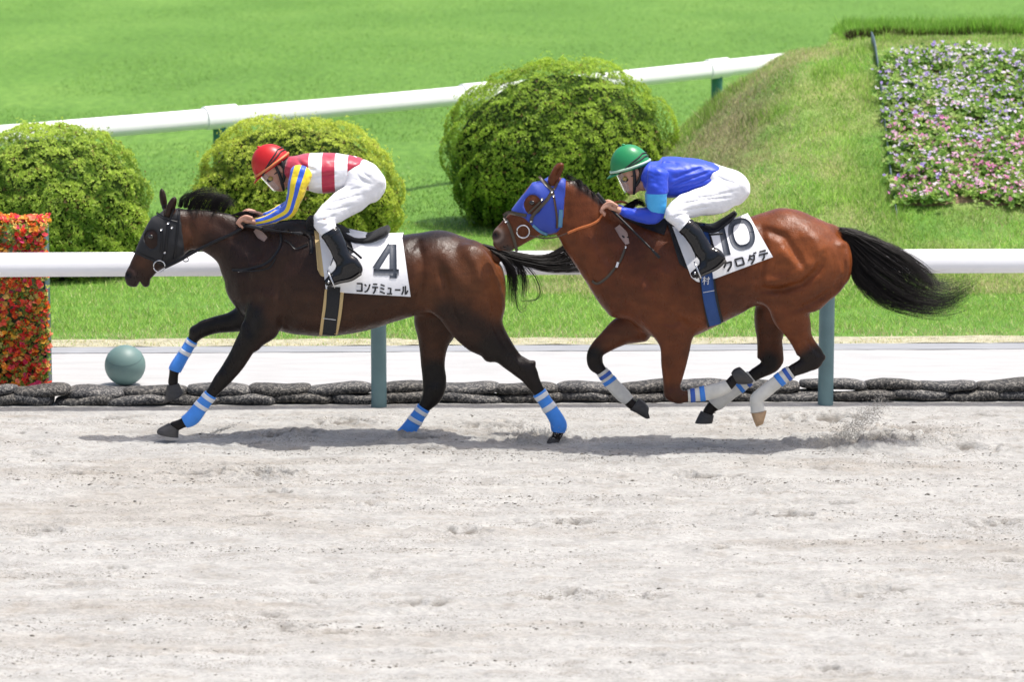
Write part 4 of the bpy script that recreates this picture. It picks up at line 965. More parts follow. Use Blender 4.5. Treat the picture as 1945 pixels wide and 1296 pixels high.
A = dict(name='dark_bay', Y=21.25, label='dark bay horse galloping in front with black hood and blue leg wraps', base=(700, 833), coat=coatA,
  trunk=[(478, 452, 470, 590, .15), (520, 428, 512, 622, .215), (570, 418, 570, 635, .25), (630, 432, 630, 637, .275), (690, 446, 695, 627, .285), (740, 450, 750, 610, .275), (790, 444, 795, 597, .262), (838, 438, 830, 594, .262), (882, 451, 862, 606, .255), (917, 470, 905, 608, .225), (942, 500, 938, 596, .165)],
  neck=[(343, 397, 352, 478, .066), (375, 398, 380, 474, .072), (410, 401, 408, 486, .084), (450, 410, 432, 508, .105), (495, 418, 446, 545, .135), (540, 425, 462, 590, .165), (580, 440, 500, 615, .18)],
  head=[(324, 388, 352, 444, .066), (302, 400, 352, 476, .086), (284, 428, 336, 495, .094), (268, 456, 318, 506, .080), (255, 482, 302, 514, .060), (245, 504, 289, 526, .050), (237, 521, 272, 538, .050), (241, 533, 262, 543, .042)],
  nf=[(482, 555, 548, 575, .10, -.13), (464, 604, 530, 626, .078, -.15), (447, 647, 490, 659, .056, -.15), (429, 683, 466, 692, .044, -.14), (410, 712, 444, 718, .043, -.135), (398, 734, 424, 738, .035, -.13), (391, 744, 410, 755, .028, -.13), (371, 767, 392, 779, .025, -.12), (352, 789, 376, 801, .031, -.12), (341, 796, 351, 813, .025, -.12), (321, 805, 338, 818, .027, -.12)],
  ff=[(470, 560, 505, 628, .09, .10), (440, 590, 456, 630, .06, .13), (405, 602, 419, 632, .047, .13), (382, 609, 396, 638, .043, .12), (364, 625, 384, 643, .042, .12), (357, 642, 373, 653, .032, .12), (343, 665, 360, 674, .026, .11), (325, 692, 345, 702, .030, .11), (321, 707, 340, 711, .025, .11), (319, 730, 338, 727, .026, .11)],
  nh=[(945, 530, 830, 548, .14, -.12), (961, 578, 838, 603, .118, -.14), (963, 622, 872, 640, .098, -.15), (976, 654, 926, 673, .072, -.15), (991, 675, 957, 698, .052, -.15), (1014, 692, 984, 719, .043, -.15), (1022, 714, 1001, 736, .036, -.15), (1034, 739, 1014, 752, .028, -.15), (1050, 764, 1031, 777, .026, -.15), (1068, 790, 1045, 801, .028, -.15), (1075, 806, 1048, 815, .032, -.15), (1070, 824, 1049, 823, .026, -.15), (1063, 838, 1046, 832, .027, -.15)],
  fh=[(792, 560, 868, 596, .12, .10), (788, 614, 868, 632, .098, .13), (795, 655, 852, 655, .070, .14), (799, 690, 845, 690, .052, .14), (803, 720, 848, 727, .046, .14), (802, 748, 842, 752, .041, .13), (795, 768, 815, 781, .031, .13), (780, 790, 802, 801, .026, .12), (763, 812, 789, 821, .029, .12), (745, 832, 778, 839, .032, .12), (735, 848, 765, 852, .03, .12)],
  bumps=[(340, 466, 0, .062, .088, .05, -50, .03), (310, 378, .045, .024, .026, .074, 8, .015), (325, 393, -.055, .030, .026, .076, -24, .012), (277, 536, 0, .030, .036, .036, 0, .012), (250, 533, 0, .036, .044, .036, 30, .015), (287, 448, -.075, .03, .02, .018, 50, .015), (287, 448, .075, .03, .02, .018, 50, .015),
         (500, 610, -.17, .085, .05, .12, 28, .05), (475, 540, -.10, .07, .07, .10, 10, .06), (475, 540, .10, .07, .07, .10, 10, .06), (905, 520, -.16, .13, .09, .20, 18, .06), (905, 520, .16, .13, .09, .20, 18, .06), (850, 570, -.17, .11, .07, .12, -30, .06), (1012, 691, -.15, .024, .026, .02, 40, .015), (942, 665, -.16, .06, .05, .10, -45, .03), (426, 714, -.14, .052, .046, .042, -55, .015), (372, 632, .12, .05, .045, .042, -60, .015), (476, 640, -.17, .05, .045, .10, 25, .03), (825, 738, .14, .05, .05, .06, 0, .02)],
  cuts=[(243, 522, -.054, .022, .028, .013, 50), (243, 522, .054, .022, .028, .013, 50), (331, 392, -.078, .010, .018, .045, -20), (265, 545, 0, .0075, .09, .045, -8), (306, 374, .075, .006, .014, .04, 12)],
  strokes=[([(500, 560), (480, 600), (470, 640)], .018, .010, -1), ([(560, 470), (530, 530), (545, 590), (530, 620)], .022, .012, -1), ([(500, 470), (470, 510), (465, 560)], .02, .008, -1), ([(590, 560), (560, 600), (540, 628)], .02, .008, -1),
           ([(775, 470), (795, 465), (803, 490), (800, 540), (790, 590)], .018, .012, -1), ([(835, 500), (850, 540), (860, 590), (880, 630)], .02, .014, -1), ([(880, 470), (905, 500), (925, 560), (930, 610)], .02, -.008, -1), ([(835, 470), (850, 490), (880, 540)], .03, -.008, -1), ([(930, 600), (945, 630), (965, 665), (1000, 690)], .012, .008, -1), ([(440, 650), (420, 690), (410, 712)], .008, .006, -1), ([(400, 420), (440, 450), (490, 490)], .02, .006, -1), ([(700, 600), (760, 580), (800, 570)], .03, .008, -1), ([(960, 668), (985, 700), (1010, 735)], .007, .006, -1), ([(470, 520), (500, 500), (540, 460)], .03, -.010, -1), ([(355, 478), (370, 450), (362, 420)], .014, .008, 0)],
  extra=[[(900, 458, 896, 486, .05, 0), (932, 470, 924, 492, .032, 0), (962, 482, 955, 497, .02, 0)]],
  eye=(287, 450, .084),
  hooves={'nf': ((0, 0, 0), [(320, 804, 340, 817, .030, -.12), (310, 811, 340, 823, .036, -.12), (298, 820, 340, 829, .041, -.12), (299, 824, 337, 832, .041, -.12)]), 'ff': ((0, 0, 0), [(317, 733, 340, 728, .029, .11), (316, 748, 344, 737, .036, .11), (317, 766, 346, 742, .040, .11), (320, 768, 344, 748, .038, .11)]), 'nh': ((0, 0, 0), [(1064, 835, 1046, 830, .030, -.15), (1058, 850, 1034, 846, .038, -.15)]), 'fh': ((0, 0, 0), [(740, 838, 772, 845, .032, .12), (724, 856, 760, 862, .04, .12)])},
  wraps={'nf': (6.0, 8.75, [M_BLUEW], [(6.15, 6.42, M_WHITEW), (6.82, 7.08, M_WHITEW)]), 'ff': (4.95, 7.6, [M_BLUEW], [(5.1, 5.35, M_WHITEW), (5.85, 6.12, M_WHITEW)]), 'nh': (7.0, 10.8, [M_BLUEW], [(7.15, 7.45, M_WHITEW), (7.95, 8.3, M_WHITEW)]), 'fh': (6.0, 9.6, [M_BLUEW], [(6.2, 6.5, M_WHITEW), (7.0, 7.3, M_WHITEW)])},
  hair=[('mane', [dict(guides=[[(338, 392, 0), (342, 376, .01), (368, 366, .03), (402, 362, .03)], [(352, 395, 0), (362, 372, .01), (392, 362, .03), (425, 366, .04)], [(375, 397, 0), (384, 377, .01), (408, 368, .03), (432, 378, .04)], [(400, 399, 0), (408, 382, .01), (424, 376, .03), (440, 392, .05)], [(425, 404, 0), (430, 392, .01), (440, 390, .03), (446, 404, .05)]], count=800, jit=4.2, rad=.0011, seed=4, jy=.02, cut=(.4, 1)),
                 dict(guides=[[(440, 408, 0), (455, 404, .02), (468, 405, .04), (480, 414, .05)], [(470, 413, 0), (482, 408, .02), (492, 410, .04), (500, 420, .05)]], count=180, jit=2, rad=.0013, seed=5, jy=.02),
                 dict(guides=[[(352, 394, -.01), (358, 402, -.05), (364, 412, -.08)], [(390, 398, -.01), (384, 404, -.05), (380, 420, -.085)], [(420, 402, -.01), (414, 406, -.05), (410, 412, -.085)]], count=40, jit=4, rad=.0012, seed=6, jy=.004)]),
        ('tail', [dict(guides=[[(918, 464, 0), (960, 476, .0), (1010, 486, .02), (1045, 484, .05), (1085, 458, .1), (1120, 440, .14)], [(920, 468, 0), (965, 482, .0), (1010, 494, .02), (1050, 494, .05), (1095, 478, .1), (1130, 470, .14)], [(924, 472, 0), (968, 490, .0), (1010, 500, .02), (1055, 506, .05), (1100, 500, .1), (1140, 494, .14)], [(930, 478, 0), (968, 494, 0), (1005, 507, .02), (1050, 516, .05), (1100, 517, .1), (1135, 516, .14)]], count=1100, jit=2.2, rad=.0015, seed=7, jy=.02, cut=(.8, 1)),
                 dict(guides=[[(925, 474, 0), (950, 490, -.02), (966, 520, -.02), (966, 555, -.02), (966, 588, -.01)], [(928, 472, 0), (965, 495, -.02), (982, 525, -.02), (979, 560, -.02), (982, 590, 0)], [(932, 474, 0), (985, 500, 0), (1000, 525, 0), (1003, 550, .01), (996, 575, .02)]], count=520, jit=2.2, rad=.0014, seed=8, jy=.02, cut=(.45, .98)),
                 dict(guides=[[(935, 476, 0), (1000, 505, 0), (1024, 545, .0), (1020, 568, .0), (995, 573, 0), (985, 572, 0)], [(935, 476, 0), (1002, 508, 0), (1026, 550, .0), (1018, 570, .0), (992, 574, 0), (988, 566, 0)]], count=14, jit=2.6, rad=.0012, seed=9, jy=.01, cut=(.85, 1)),
                 dict(guides=[[(930, 476, 0), (976, 520, 0), (980, 570, .0), (990, 592, .0), (1001, 582, 0), (995, 570, 0)], [(930, 476, 0), (976, 520, 0), (981, 575, .0), (992, 591, .0), (1003, 580, 0), (997, 572, 0)]], count=12, jit=2.4, rad=.0012, seed=10, jy=.01, cut=(.85, 1))])])
HA = Horse(A)

# ---------------------------------------------------------------- horse with number 10
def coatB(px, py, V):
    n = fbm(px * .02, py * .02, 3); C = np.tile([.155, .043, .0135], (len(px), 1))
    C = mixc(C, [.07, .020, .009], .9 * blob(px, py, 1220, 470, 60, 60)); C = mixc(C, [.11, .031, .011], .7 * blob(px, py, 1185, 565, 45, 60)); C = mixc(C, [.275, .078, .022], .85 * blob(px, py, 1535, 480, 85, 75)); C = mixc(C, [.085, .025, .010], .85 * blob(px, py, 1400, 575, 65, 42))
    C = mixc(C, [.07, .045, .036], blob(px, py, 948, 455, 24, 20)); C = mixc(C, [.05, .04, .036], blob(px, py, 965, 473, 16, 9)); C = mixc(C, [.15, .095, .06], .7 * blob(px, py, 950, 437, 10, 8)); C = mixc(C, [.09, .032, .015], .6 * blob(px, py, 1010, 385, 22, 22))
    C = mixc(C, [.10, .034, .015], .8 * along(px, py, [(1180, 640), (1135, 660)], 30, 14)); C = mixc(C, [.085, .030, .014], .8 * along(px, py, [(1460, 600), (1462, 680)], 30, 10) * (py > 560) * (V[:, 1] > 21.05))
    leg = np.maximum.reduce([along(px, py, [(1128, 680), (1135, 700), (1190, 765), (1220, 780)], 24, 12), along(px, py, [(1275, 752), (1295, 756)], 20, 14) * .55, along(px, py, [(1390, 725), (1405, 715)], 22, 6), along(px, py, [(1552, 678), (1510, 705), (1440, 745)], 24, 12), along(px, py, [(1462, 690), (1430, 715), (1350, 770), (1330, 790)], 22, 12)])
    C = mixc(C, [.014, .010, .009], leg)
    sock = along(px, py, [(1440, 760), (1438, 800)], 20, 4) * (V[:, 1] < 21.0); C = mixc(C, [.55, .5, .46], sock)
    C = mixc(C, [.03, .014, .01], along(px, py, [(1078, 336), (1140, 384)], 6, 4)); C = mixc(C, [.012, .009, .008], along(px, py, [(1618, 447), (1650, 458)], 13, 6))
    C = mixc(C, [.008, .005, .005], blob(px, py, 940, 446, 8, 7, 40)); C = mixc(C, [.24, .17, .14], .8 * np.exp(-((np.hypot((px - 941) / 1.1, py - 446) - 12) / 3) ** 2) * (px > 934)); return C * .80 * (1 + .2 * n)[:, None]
M_GREYW = mat('grey_wrap', (.62, .60, .55), .7, var=.12, vscale=18, sheen=.3); M_BLUET = mat('blue_tape', (.04, .21, .66), .6); M_BLUED = mat('dark_blue_tape', (.03, .10, .42), .6)
M_HOOFT = mat('tan_hoof', (.42, .27, .15), .5, var=.3, vscale=25)
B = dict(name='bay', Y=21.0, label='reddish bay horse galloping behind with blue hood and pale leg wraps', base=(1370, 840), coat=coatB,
  trunk=[(1168, 452, 1168, 582, .15), (1200, 420, 1215, 622, .205), (1245, 412, 1260, 648, .25), (1295, 424, 1310, 640, .27), (1350, 430, 1355, 620, .282), (1400, 421, 1400, 597, .275), (1440, 408, 1440, 580, .268), (1480, 396, 1480, 575, .264), (1514, 399, 1512, 580, .26), (1546, 412, 1542, 572, .245), (1577, 428, 1572, 556, .212), (1602, 458, 1596, 540, .16)],
  neck=[(1076, 338, 1062, 440, .066), (1098, 350, 1079, 452, .076), (1122, 370, 1092, 476, .09), (1145, 388, 1110, 506, .11), (1180, 402, 1126, 537, .135), (1225, 412, 1142, 572, .162), (1265, 425, 1168, 605, .175)],
  head=[(1056, 328, 1076, 392, .066), (1030, 335, 1066, 430, .088), (1008, 355, 1050, 441, .094), (990, 377, 1032, 446, .085), (973, 399, 1012, 455, .066), (958, 416, 996, 463, .052), (943, 432, 982, 470, .050), (934, 446, 968, 478, .046), (938, 459, 955, 475, .038)],
  nf=[(1205, 560, 1320, 575, .11, -.12), (1234, 620, 1320, 622, .09, -.14), (1252, 655, 1313, 655, .066, -.15), (1255, 685, 1306, 685, .053, -.15), (1258, 715, 1298, 714, .044, -.15), (1260, 738, 1292, 729, .041, -.15), (1266, 757, 1294, 737, .042, -.15), (1286, 767, 1298, 740, .035, -.15), (1306, 763, 1307, 742, .029, -.15), (1345, 759, 1343, 734, .026, -.15), (1378, 748, 1374, 726, .031, -.15), (1392, 737, 1382, 720, .025, -.15), (1400, 728, 1390, 711, .025, -.15)],
  ff=[(1195, 600, 1240, 640, .09, .10), (1166, 607, 1200, 650, .07, .13), (1140, 634, 1166, 664, .051, .13), (1121, 657, 1147, 674, .045, .13), (1114, 676, 1144, 680, .043, .13), (1117, 696, 1147, 690, .038, .13), (1135, 712, 1153, 701, .028, .12), (1152, 735, 1172, 723, .026, .12), (1172, 757, 1193, 744, .028, .12), (1184, 766, 1200, 754, .028, .12), (1194, 776, 1208, 761, .025, .12), (1202, 782, 1214, 765, .025, .12)],
  nh=[(1586, 505, 1470, 535, .13, -.12), (1562, 556, 1455, 578, .115, -.14), (1541, 588, 1465, 604, .09, -.15), (1540, 612, 1487, 633, .067, -.15), (1543, 637, 1502, 652, .052, -.15), (1555, 660, 1511, 670, .046, -.15), (1565, 683, 1513, 680, .043, -.15), (1541, 703, 1516, 684, .036, -.15), (1510, 716, 1496, 697, .030, -.15), (1488, 730, 1474, 713, .027, -.15), (1463, 751, 1447, 735, .028, -.15), (1448, 763, 1428, 752, .033, -.15), (1449, 773, 1427, 770, .027, -.15), (1453, 782, 1428, 787, .028, -.15)],
  fh=[(1520, 560, 1440, 560, .11, .10), (1500, 600, 1432, 606, .09, .13), (1487, 640, 1437, 645, .061, .14), (1488, 668, 1438, 667, .049, .14), (1488, 690, 1438, 683, .044, .14), (1470, 708, 1446, 687, .036, .14), (1441, 721, 1425, 703, .030, .14), (1415, 741, 1400, 722, .027, .13), (1392, 758, 1376, 741, .027, .13), (1374, 773, 1352, 757, .033, .13), (1361, 780, 1342, 769, .026, .13), (1354, 788, 1334, 782, .027, .13)],
  bumps=[(1046, 426, 0, .065, .088, .06, -60, .03), (1056, 330, -.055, .034, .028, .085, -30, .012), (1056, 322, .045, .022, .024, .05, -30, .015), (1012, 384, -.075, .03, .02, .02, 50, .015), (1012, 384, .075, .03, .02, .02, 50, .015), (966, 470, 0, .034, .036, .022, 20, .015),
         (1290, 560, -.18, .10, .05, .10, -40, .05), (1190, 545, -.09, .08, .08, .12, 25, .06), (1190, 545, .09, .08, .08, .12, 25, .06), (1545, 492, -.16, .13, .08, .14, 25, .07), (1545, 492, .16, .13, .08, .14, 25, .07), (1475, 545, -.18, .10, .065, .13, -20, .06), (1563, 679, -.15, .022, .024, .022, 0, .015), (1515, 625, -.17, .055, .05, .11, 30, .03), (1243, 475, -.13, .05, .075, .12, 25, .06), (1276, 748, -.15, .05, .046, .05, 0, .015), (1130, 680, .13, .048, .045, .05, 0, .015), (1285, 670, -.17, .055, .045, .09, 0, .03)],
  cuts=[(940, 446, -.052, .022, .028, .015, 45), (940, 446, .052, .022, .028, .015, 45), (1063, 326, -.076, .013, .018, .05, -30), (958, 467, 0, .034, .07, .0035, 20)],
  strokes=[([(1440, 545), (1480, 548), (1520, 535), (1548, 512), (1562, 484)], .017, .017, -1), ([(1432, 535), (1480, 528), (1515, 512), (1545, 490)], .018, -.008, -1), ([(1605, 518), (1585, 545), (1545, 570), (1500, 588)], .015, .016, -1), ([(1604, 460), (1601, 490), (1604, 520)], .010, .010, -1), ([(1452, 436), (1488, 448), (1508, 480), (1530, 512)], .017, .015, -1), ([(1520, 430), (1545, 450), (1560, 480)], .035, -.010, -1), ([(1446, 425), (1450, 470), (1440, 520), (1443, 560)], .018, .012, -1), ([(1475, 465), (1500, 490), (1530, 505)], .03, -.010, -1),
           ([(1240, 480), (1225, 520), (1255, 580), (1290, 610)], .02, .012, -1), ([(1290, 520), (1300, 560), (1290, 600), (1310, 630)], .02, .012, -1), ([(1250, 605), (1275, 612), (1292, 606)], .014, .010, -1), ([(1150, 470), (1165, 520), (1175, 560), (1200, 600)], .022, .010, -1), ([(1120, 420), (1140, 470), (1160, 500)], .02, .007, -1), ([(1262, 680), (1272, 720), (1275, 745)], .008, .006, -1), ([(1440, 590), (1400, 560), (1380, 550)], .03, .008, -1), ([(1500, 590), (1480, 560), (1476, 540)], .02, .010, -1), ([(1525, 640), (1545, 660), (1558, 676)], .008, .008, -1), ([(1062, 440), (1078, 410), (1076, 380)], .014, .008, 0), ([(1212, 560), (1250, 540), (1262, 500)], .03, -.009, -1)],
  extra=[[(1575, 426, 1580, 452, .05, 0), (1604, 436, 1600, 457, .032, 0), (1634, 446, 1628, 461, .02, 0)]] + [[(1611, 468, 1572, 468, .085, s_ * .10), (1616, 505, 1570, 498, .095, s_ * .11), (1602, 545, 1562, 526, .095, s_ * .12), (1574, 571, 1548, 543, .085, s_ * .13), (1545, 590, 1526, 562, .06, s_ * .14)] for s_ in (-1, 1)],
  eye=(1011, 385, .086),
  hooves={'nf': ((0, 0, 0), [(1402, 730, 1388, 710, .030, -.15), (1416, 728, 1391, 704, .037, -.15), (1432, 724, 1400, 702, .041, -.15), (1434, 720, 1405, 703, .037, -.15)]), 'ff': ((0, 0, 0), [(1196, 779, 1214, 757, .029, .12), (1212, 787, 1222, 763, .036, .12), (1231, 796, 1228, 774, .040, .12), (1233, 794, 1231, 777, .036, .12)]), 'nh': ((0, 0, 0), [(1456, 779, 1427, 787, .030, -.15), (1453, 791, 1431, 799, .037, -.15), (1449, 802, 1437, 812, .036, -.15)], M_HOOFT), 'fh': ((0, 0, 0), [(1356, 790, 1331, 781, .030, .13), (1355, 796, 1325, 794, .037, .13), (1352, 798, 1321, 810, .041, .13)])},
  wraps={'nf': (8.0, 10.6, [M_GREYW], [(8.16, 8.4, M_BLUED), (8.62, 8.86, M_BLUET)]), 'ff': (5.95, 9.2, [M_GREYW], [(6.2, 6.45, M_BLUED), (6.65, 6.9, M_BLUET)]), 'nh': (8.0, 12.8, [M_GREYW], [(8.2, 8.5, M_BLUED), (8.8, 9.15, M_BLUET)]), 'fh': (6.2, 9.55, [M_GREYW], [(6.45, 6.7, M_BLUED), (7.0, 7.25, M_BLUET)])},
  hair=[('mane', [dict(guides=[[(x - 3, y + 1, 0), (x + 2, y - 4, -.005), (x + 6, y - 1, -.025), (x + 8, y + 8, -.05)] for x, y in ((1076, 336), (1088, 343), (1100, 351), (1112, 361), (1124, 371), (1136, 384))], count=380, jit=2.0, rad=.0015, seed=14, jy=.01, cut=(.5, 1)),
                 dict(guides=[[(1178, 399, 0), (1192, 386, .03), (1210, 380, .06), (1226, 388, .08)], [(1195, 405, 0), (1206, 392, .03), (1218, 388, .06), (1232, 398, .08)]], count=260, jit=2, rad=.0014, seed=15, jy=.02)]),
        ('tail', [dict(guides=[[(1592, 434, 0), (1630, 440, 0), (1680, 460, 0), (1730, 488, 0), (1765, 520, 0), (1790, 538, 0)], [(1594, 437, 0), (1625, 450, 0), (1665, 478, 0), (1710, 510, 0), (1750, 545, 0), (1800, 560, 0), (1850, 540, 0)], [(1598, 442, 0), (1622, 470, 0), (1655, 505, 0), (1700, 540, -.02), (1745, 570, 0), (1800, 570, 0), (1862, 530, 0)], [(1600, 445, 0), (1618, 480, 0), (1640, 520, 0), (1690, 560, 0), (1750, 580, 0), (1810, 578, 0), (1845, 555, 0)], [(1602, 448, 0), (1614, 490, 0), (1628, 535, 0), (1670, 575, 0), (1730, 592, 0), (1790, 596, 0), (1832, 578, 0)]], count=1450, jit=5.6, rad=.0013, seed=17, jy=.04, cut=(.6, 1)),
                 dict(guides=[[(1604, 452, 0), (1612, 490, -.02), (1618, 525, -.02), (1630, 550, -.02), (1655, 580, 0)], [(1606, 452, 0), (1624, 490, -.03), (1640, 530, -.03), (1680, 560, 0), (1700, 590, 0)]], count=380, jit=2.6, rad=.0014, seed=18, jy=.03, cut=(.6, 1)),
                 dict(guides=[[(1596, 437, 0), (1650, 452, 0), (1710, 475, 0), (1760, 510, 0), (1785, 545, 0)], [(1596, 437, 0), (1660, 462, 0), (1720, 495, 0), (1755, 530, 0), (1775, 560, 0)]], count=420, jit=3, rad=.0014, seed=19, jy=.04, cut=(.7, 1)),
                 dict(guides=[[(1594, 437, 0), (1650, 462, 0), (1720, 500, 0), (1790, 535, 0), (1862, 530, 0)], [(1600, 445, 0), (1630, 500, 0), (1700, 550, 0), (1790, 570, 0), (1872, 528, 0)], [(1602, 450, 0), (1622, 520, 0), (1690, 580, 0), (1770, 600, 0), (1840, 585, 0)]], count=320, jit=8, rad=.001, seed=20, jy=.05, cut=(.7, 1))])])
HB = Horse(B)
# ================================================================ tack
M_CLOTHB = mat('black_cloth', (.008, .0085, .011), .7, sheen=.05, bump=.001, bscale=200); M_CLOTHW = mat('white_cloth', (.80, .80, .82), .6, var=.03, vscale=9, bump=.002, bscale=25)
M_INK = mat('number_ink', (.045, .055, .075), .6); M_INKB = mat('letter_ink', (.016, .016, .02), .6); M_TAN = mat('tan_felt', (.55, .40, .19), .8)
M_FUZZ = mat('black_fleece', (.007, .007, .008), .95, sheen=.05, bump=.006, bscale=120); M_HOODB = mat('blue_hood', (.020, .052, .36), .55, sheen=.05, var=.1, bump=.001, bscale=200); M_GIRTHB = mat('blue_webbing', (.014, .06, .22), .65, var=.1)
M_ORANGE = mat('orange_rein', (.50, .14, .035), .55); M_BROWNL = mat('brown_leather', (.07, .035, .02), .45); M_DKBR = mat('dark_leather', (.055, .042, .028), .4); M_SWEAT = mat('rubbed_pad', (.34, .24, .21), .8)
M_PALEB = mat('pale_blue_tape', (.09, .25, .42), .6)
def air(pts, Y, w, m, name, parent, flat=.35, mirror=False, per=8):
    P = np.array([un(p[0], p[1], Y + p[2]) for p in pts]); V, F = tube(P, w, 8, per=per, flat=flat); o = obj(name, V, F, m, parent)
    if mirror:
        P[:, 1] = 2 * Y - P[:, 1]; V, F = tube(P, w, 8, per=per, flat=flat); obj(name, V, F, m, parent)
    return o
def ring_at(px, py, r_px, Y, yo, m, name, parent, thick=.0045):
    t = np.linspace(0, 2 * np.pi, 33); P = un(px + r_px * np.cos(t), py + r_px * np.sin(t), Y + yo); V, F = tube(P, thick, 8, cap=False); return obj(name, V, F, m, parent)
def glyphs(table, origin, size, ang, gap):
    """stroke letters: unit square strokes -> pixel polylines"""
    out = []; ca, sa = math.cos(R(ang)), math.sin(R(ang))
    for i, (dx, dy, sx, sy, strokes, w) in enumerate(table):
        one = []
        for st in strokes:
            P = []
            for (x, y) in st: u, v = dx + x * sx, dy + y * sy; P.append((origin[0] + u * ca - v * sa, origin[1] + u * sa + v * ca))
            one.append((P, w))
        out.append(one)
    return out
KO = [[(0, .08), (.92, .08), (.92, 1)], [(0, .9), (.98, .9)]]; NN = [[(.05, .12), (.38, .32)], [(.08, .95), (.5, .82), (.8, .5), (.97, .1)]]; TE = [[(.15, .06), (.85, .06)], [(0, .38), (1, .38)], [(.55, .38), (.5, .72), (.2, 1)]]
MI = [[(.12, .05), (.88, .2)], [(.12, .4), (.82, .54)], [(.05, .74), (.95, .95)]]; YU = [[(.12, .35), (.72, .35), (.66, .92)], [(0, .94), (1, .94)]]; BAR = [[(0, .5), (1, .5)]]; RU = [[(.25, .1), (.25, .55), (.02, .95)], [(.6, .05), (.6, .9), (.8, .8), (1, .5)]]
KU = [[(.4, 0), (.28, .3), (.02, .55)], [(.36, .16), (.95, .16), (.82, .55), (.3, 1)]]; RO = [[(.08, .1), (.92, .1), (.92, .92), (.08, .92), (.08, .02)]]; DA = [[(.35, .05), (.25, .35), (.0, .6)], [(.32, .2), (.8, .2), (.68, .6), (.2, 1)], [(.28, .48), (.62, .66)], [(.8, -.06), (.88, .08)], [(.98, -.08), (1.06, .06)]]
def saddle(H, seat, flap, label, m_seat):
    t = thing('racing_saddle', label, 'saddle', tuple(un(seat[2][0], seat[2][1], H.Y)))
    s = Sculpt().loft(Loft(seat, H.Y, n=2.3, cap=.7), .02)
    s.fn(lambda D, X, Yg, Z: D + .0022 * vnoise(X * 70 + Yg * 50, Z * 70)); s.build(.006); V, F = s.mesh(1); obj('seat', V, F, m_seat, t)
    for side in (-1, 1):
        V, F = strap(H.sc, flap, 26, .018, .006, 3, 4, 2, wtaper=[1, 1.1, .8])
        if side > 0: V = V.copy(); V[:, 1] = 2 * H.Y - V[:, 1]
        obj('flap', V, F, M_BLACKL, t)
    return t
def stirrups(H, t, foot, strap_pts):
    for side in (-1, 1):
        px, py, yo = foot; P = []
        for a in np.linspace(-.15, 1.15, 17): P.append((px + 2 - 9 * math.sin(a * 3.14), py - 22 * math.sin(a * 3.14) + 6, yo * -side - .052 * -side * 0 + .05 * math.cos(a * 3.14)))
        Q = np.array([un(a, b, H.Y + c) for a, b, c in P]); V, F = tube(Q, .005, 8); obj('stirrup_iron', V, F, M_STEEL, t)
        Q = np.array([un(px - 6, py + 5, H.Y + yo * -side + d) for d in (-.052, -.02, .02, .052)]); V, F = tube(Q, .010, 8, flat=.6); obj('stirrup_tread', V, F, M_STEEL, t)
        Q = np.array([un(a, b, H.Y + c * -side) for a, b, c in strap_pts]); V, F = tube(Q, .009, 8, per=6, flat=.3); obj('stirrup_leather', V, F, M_BLACKL, t)

# ---------------------------------------------------------------- tack of number 4
H = HA; Y = H.Y
hood = tag(H.shell('hood', [(312, 388), (322, 386), (335, 396), (343, 394), (347, 425), (352, 462), (352, 486), (336, 498), (322, 508), (304, 500), (285, 488), (268, 482), (254, 474), (262, 455), (280, 426), (296, 400)], .006, M_CLOTHB, None, holes=[(289, 452, 12, 17, -20), (291, 446, 11, 12, 0), (325, 394, 11, 20, 22)]), 'black cloth hood with eye holes on the leading horse', 'hood')
br = thing('bridle', 'black bridle with reins on the leading horse', 'bridle', tuple(un(305, 505, Y)))
for P, w in (([(330, 396), (322, 420), (318, 445), (314, 478), (309, 497)], 4.5), ([(306, 434), (308, 455), (305, 480)], 3.5), ([(340, 398), (338, 430), (334, 470), (330, 492)], 3.5), ([(297, 404), (310, 412), (324, 416), (340, 420)], 4), ([(254, 478), (275, 488), (296, 497), (316, 506)], 4)):
    H.strap('strap', P, w, M_BLACKL, br, off=.011)
for P in ((320, 424), (307, 436), (313, 480), (327, 432)): V, F = strap(H.sc, [(P[0] - 2.5, P[1]), (P[0] + 1.8, P[1])], 3.6, .014, .003, 1.5, 2, 1); obj('buckle', V, F, M_STEEL, br)
for s_ in (-1, 1): ring_at(302.5, 506, 11, Y, s_ * .078, M_STEEL, 'bit_ring', br)
rein = air([(313, 508, -.078), (340, 495, -.085), (370, 478, -.095), (410, 458, -.115), (440, 445, -.125), (458, 434, -.115), (470, 426, -.10)], Y, .011, M_BLACKL, 'rein', br, flat=.45, mirror=True)
air([(345, 492, -.09), (352, 497, -.09), (358, 494, -.09), (354, 486, -.092)], Y, .003, M_BLACKL, 'keeper', br)
air([(470, 430, -.13), (500, 436, -.17), (530, 440, -.21), (548, 436, -.2)], Y, .004, M_BLACKL, 'rein_end', br)
bp_ = thing('breast_girth', 'black breast strap looped round the leading horse\'s chest', 'harness', tuple(un(500, 500, Y)))
for P, w in (([(440, 512), (452, 513), (480, 509), (508, 498), (526, 478), (534, 458), (530, 436)], 5), ([(452, 516), (490, 514), (512, 508), (524, 490)], 2.5), ([(540, 456), (552, 463), (563, 472), (585, 464)], 4), ([(572, 440), (588, 448), (592, 470), (590, 482)], 7)): H.strap('strap', P, w, M_BLACKL, bp_, off=.007)
V, F = strap(H.sc, [(484, 437), (494, 446), (505, 455)], 15, .006, .004, 3, 3, 2, wtaper=[.5, 1, .7]); obj('neck_pad', V, F, M_SWEAT, bp_)
V, F = strap(H.sc, [(522, 428), (560, 428), (600, 432)], 24, .008, .006, 3, 6, 2, wtaper=[.5, 1, 1.1]); obj('wither_pad', V, F, M_CLOTHB, bp_)
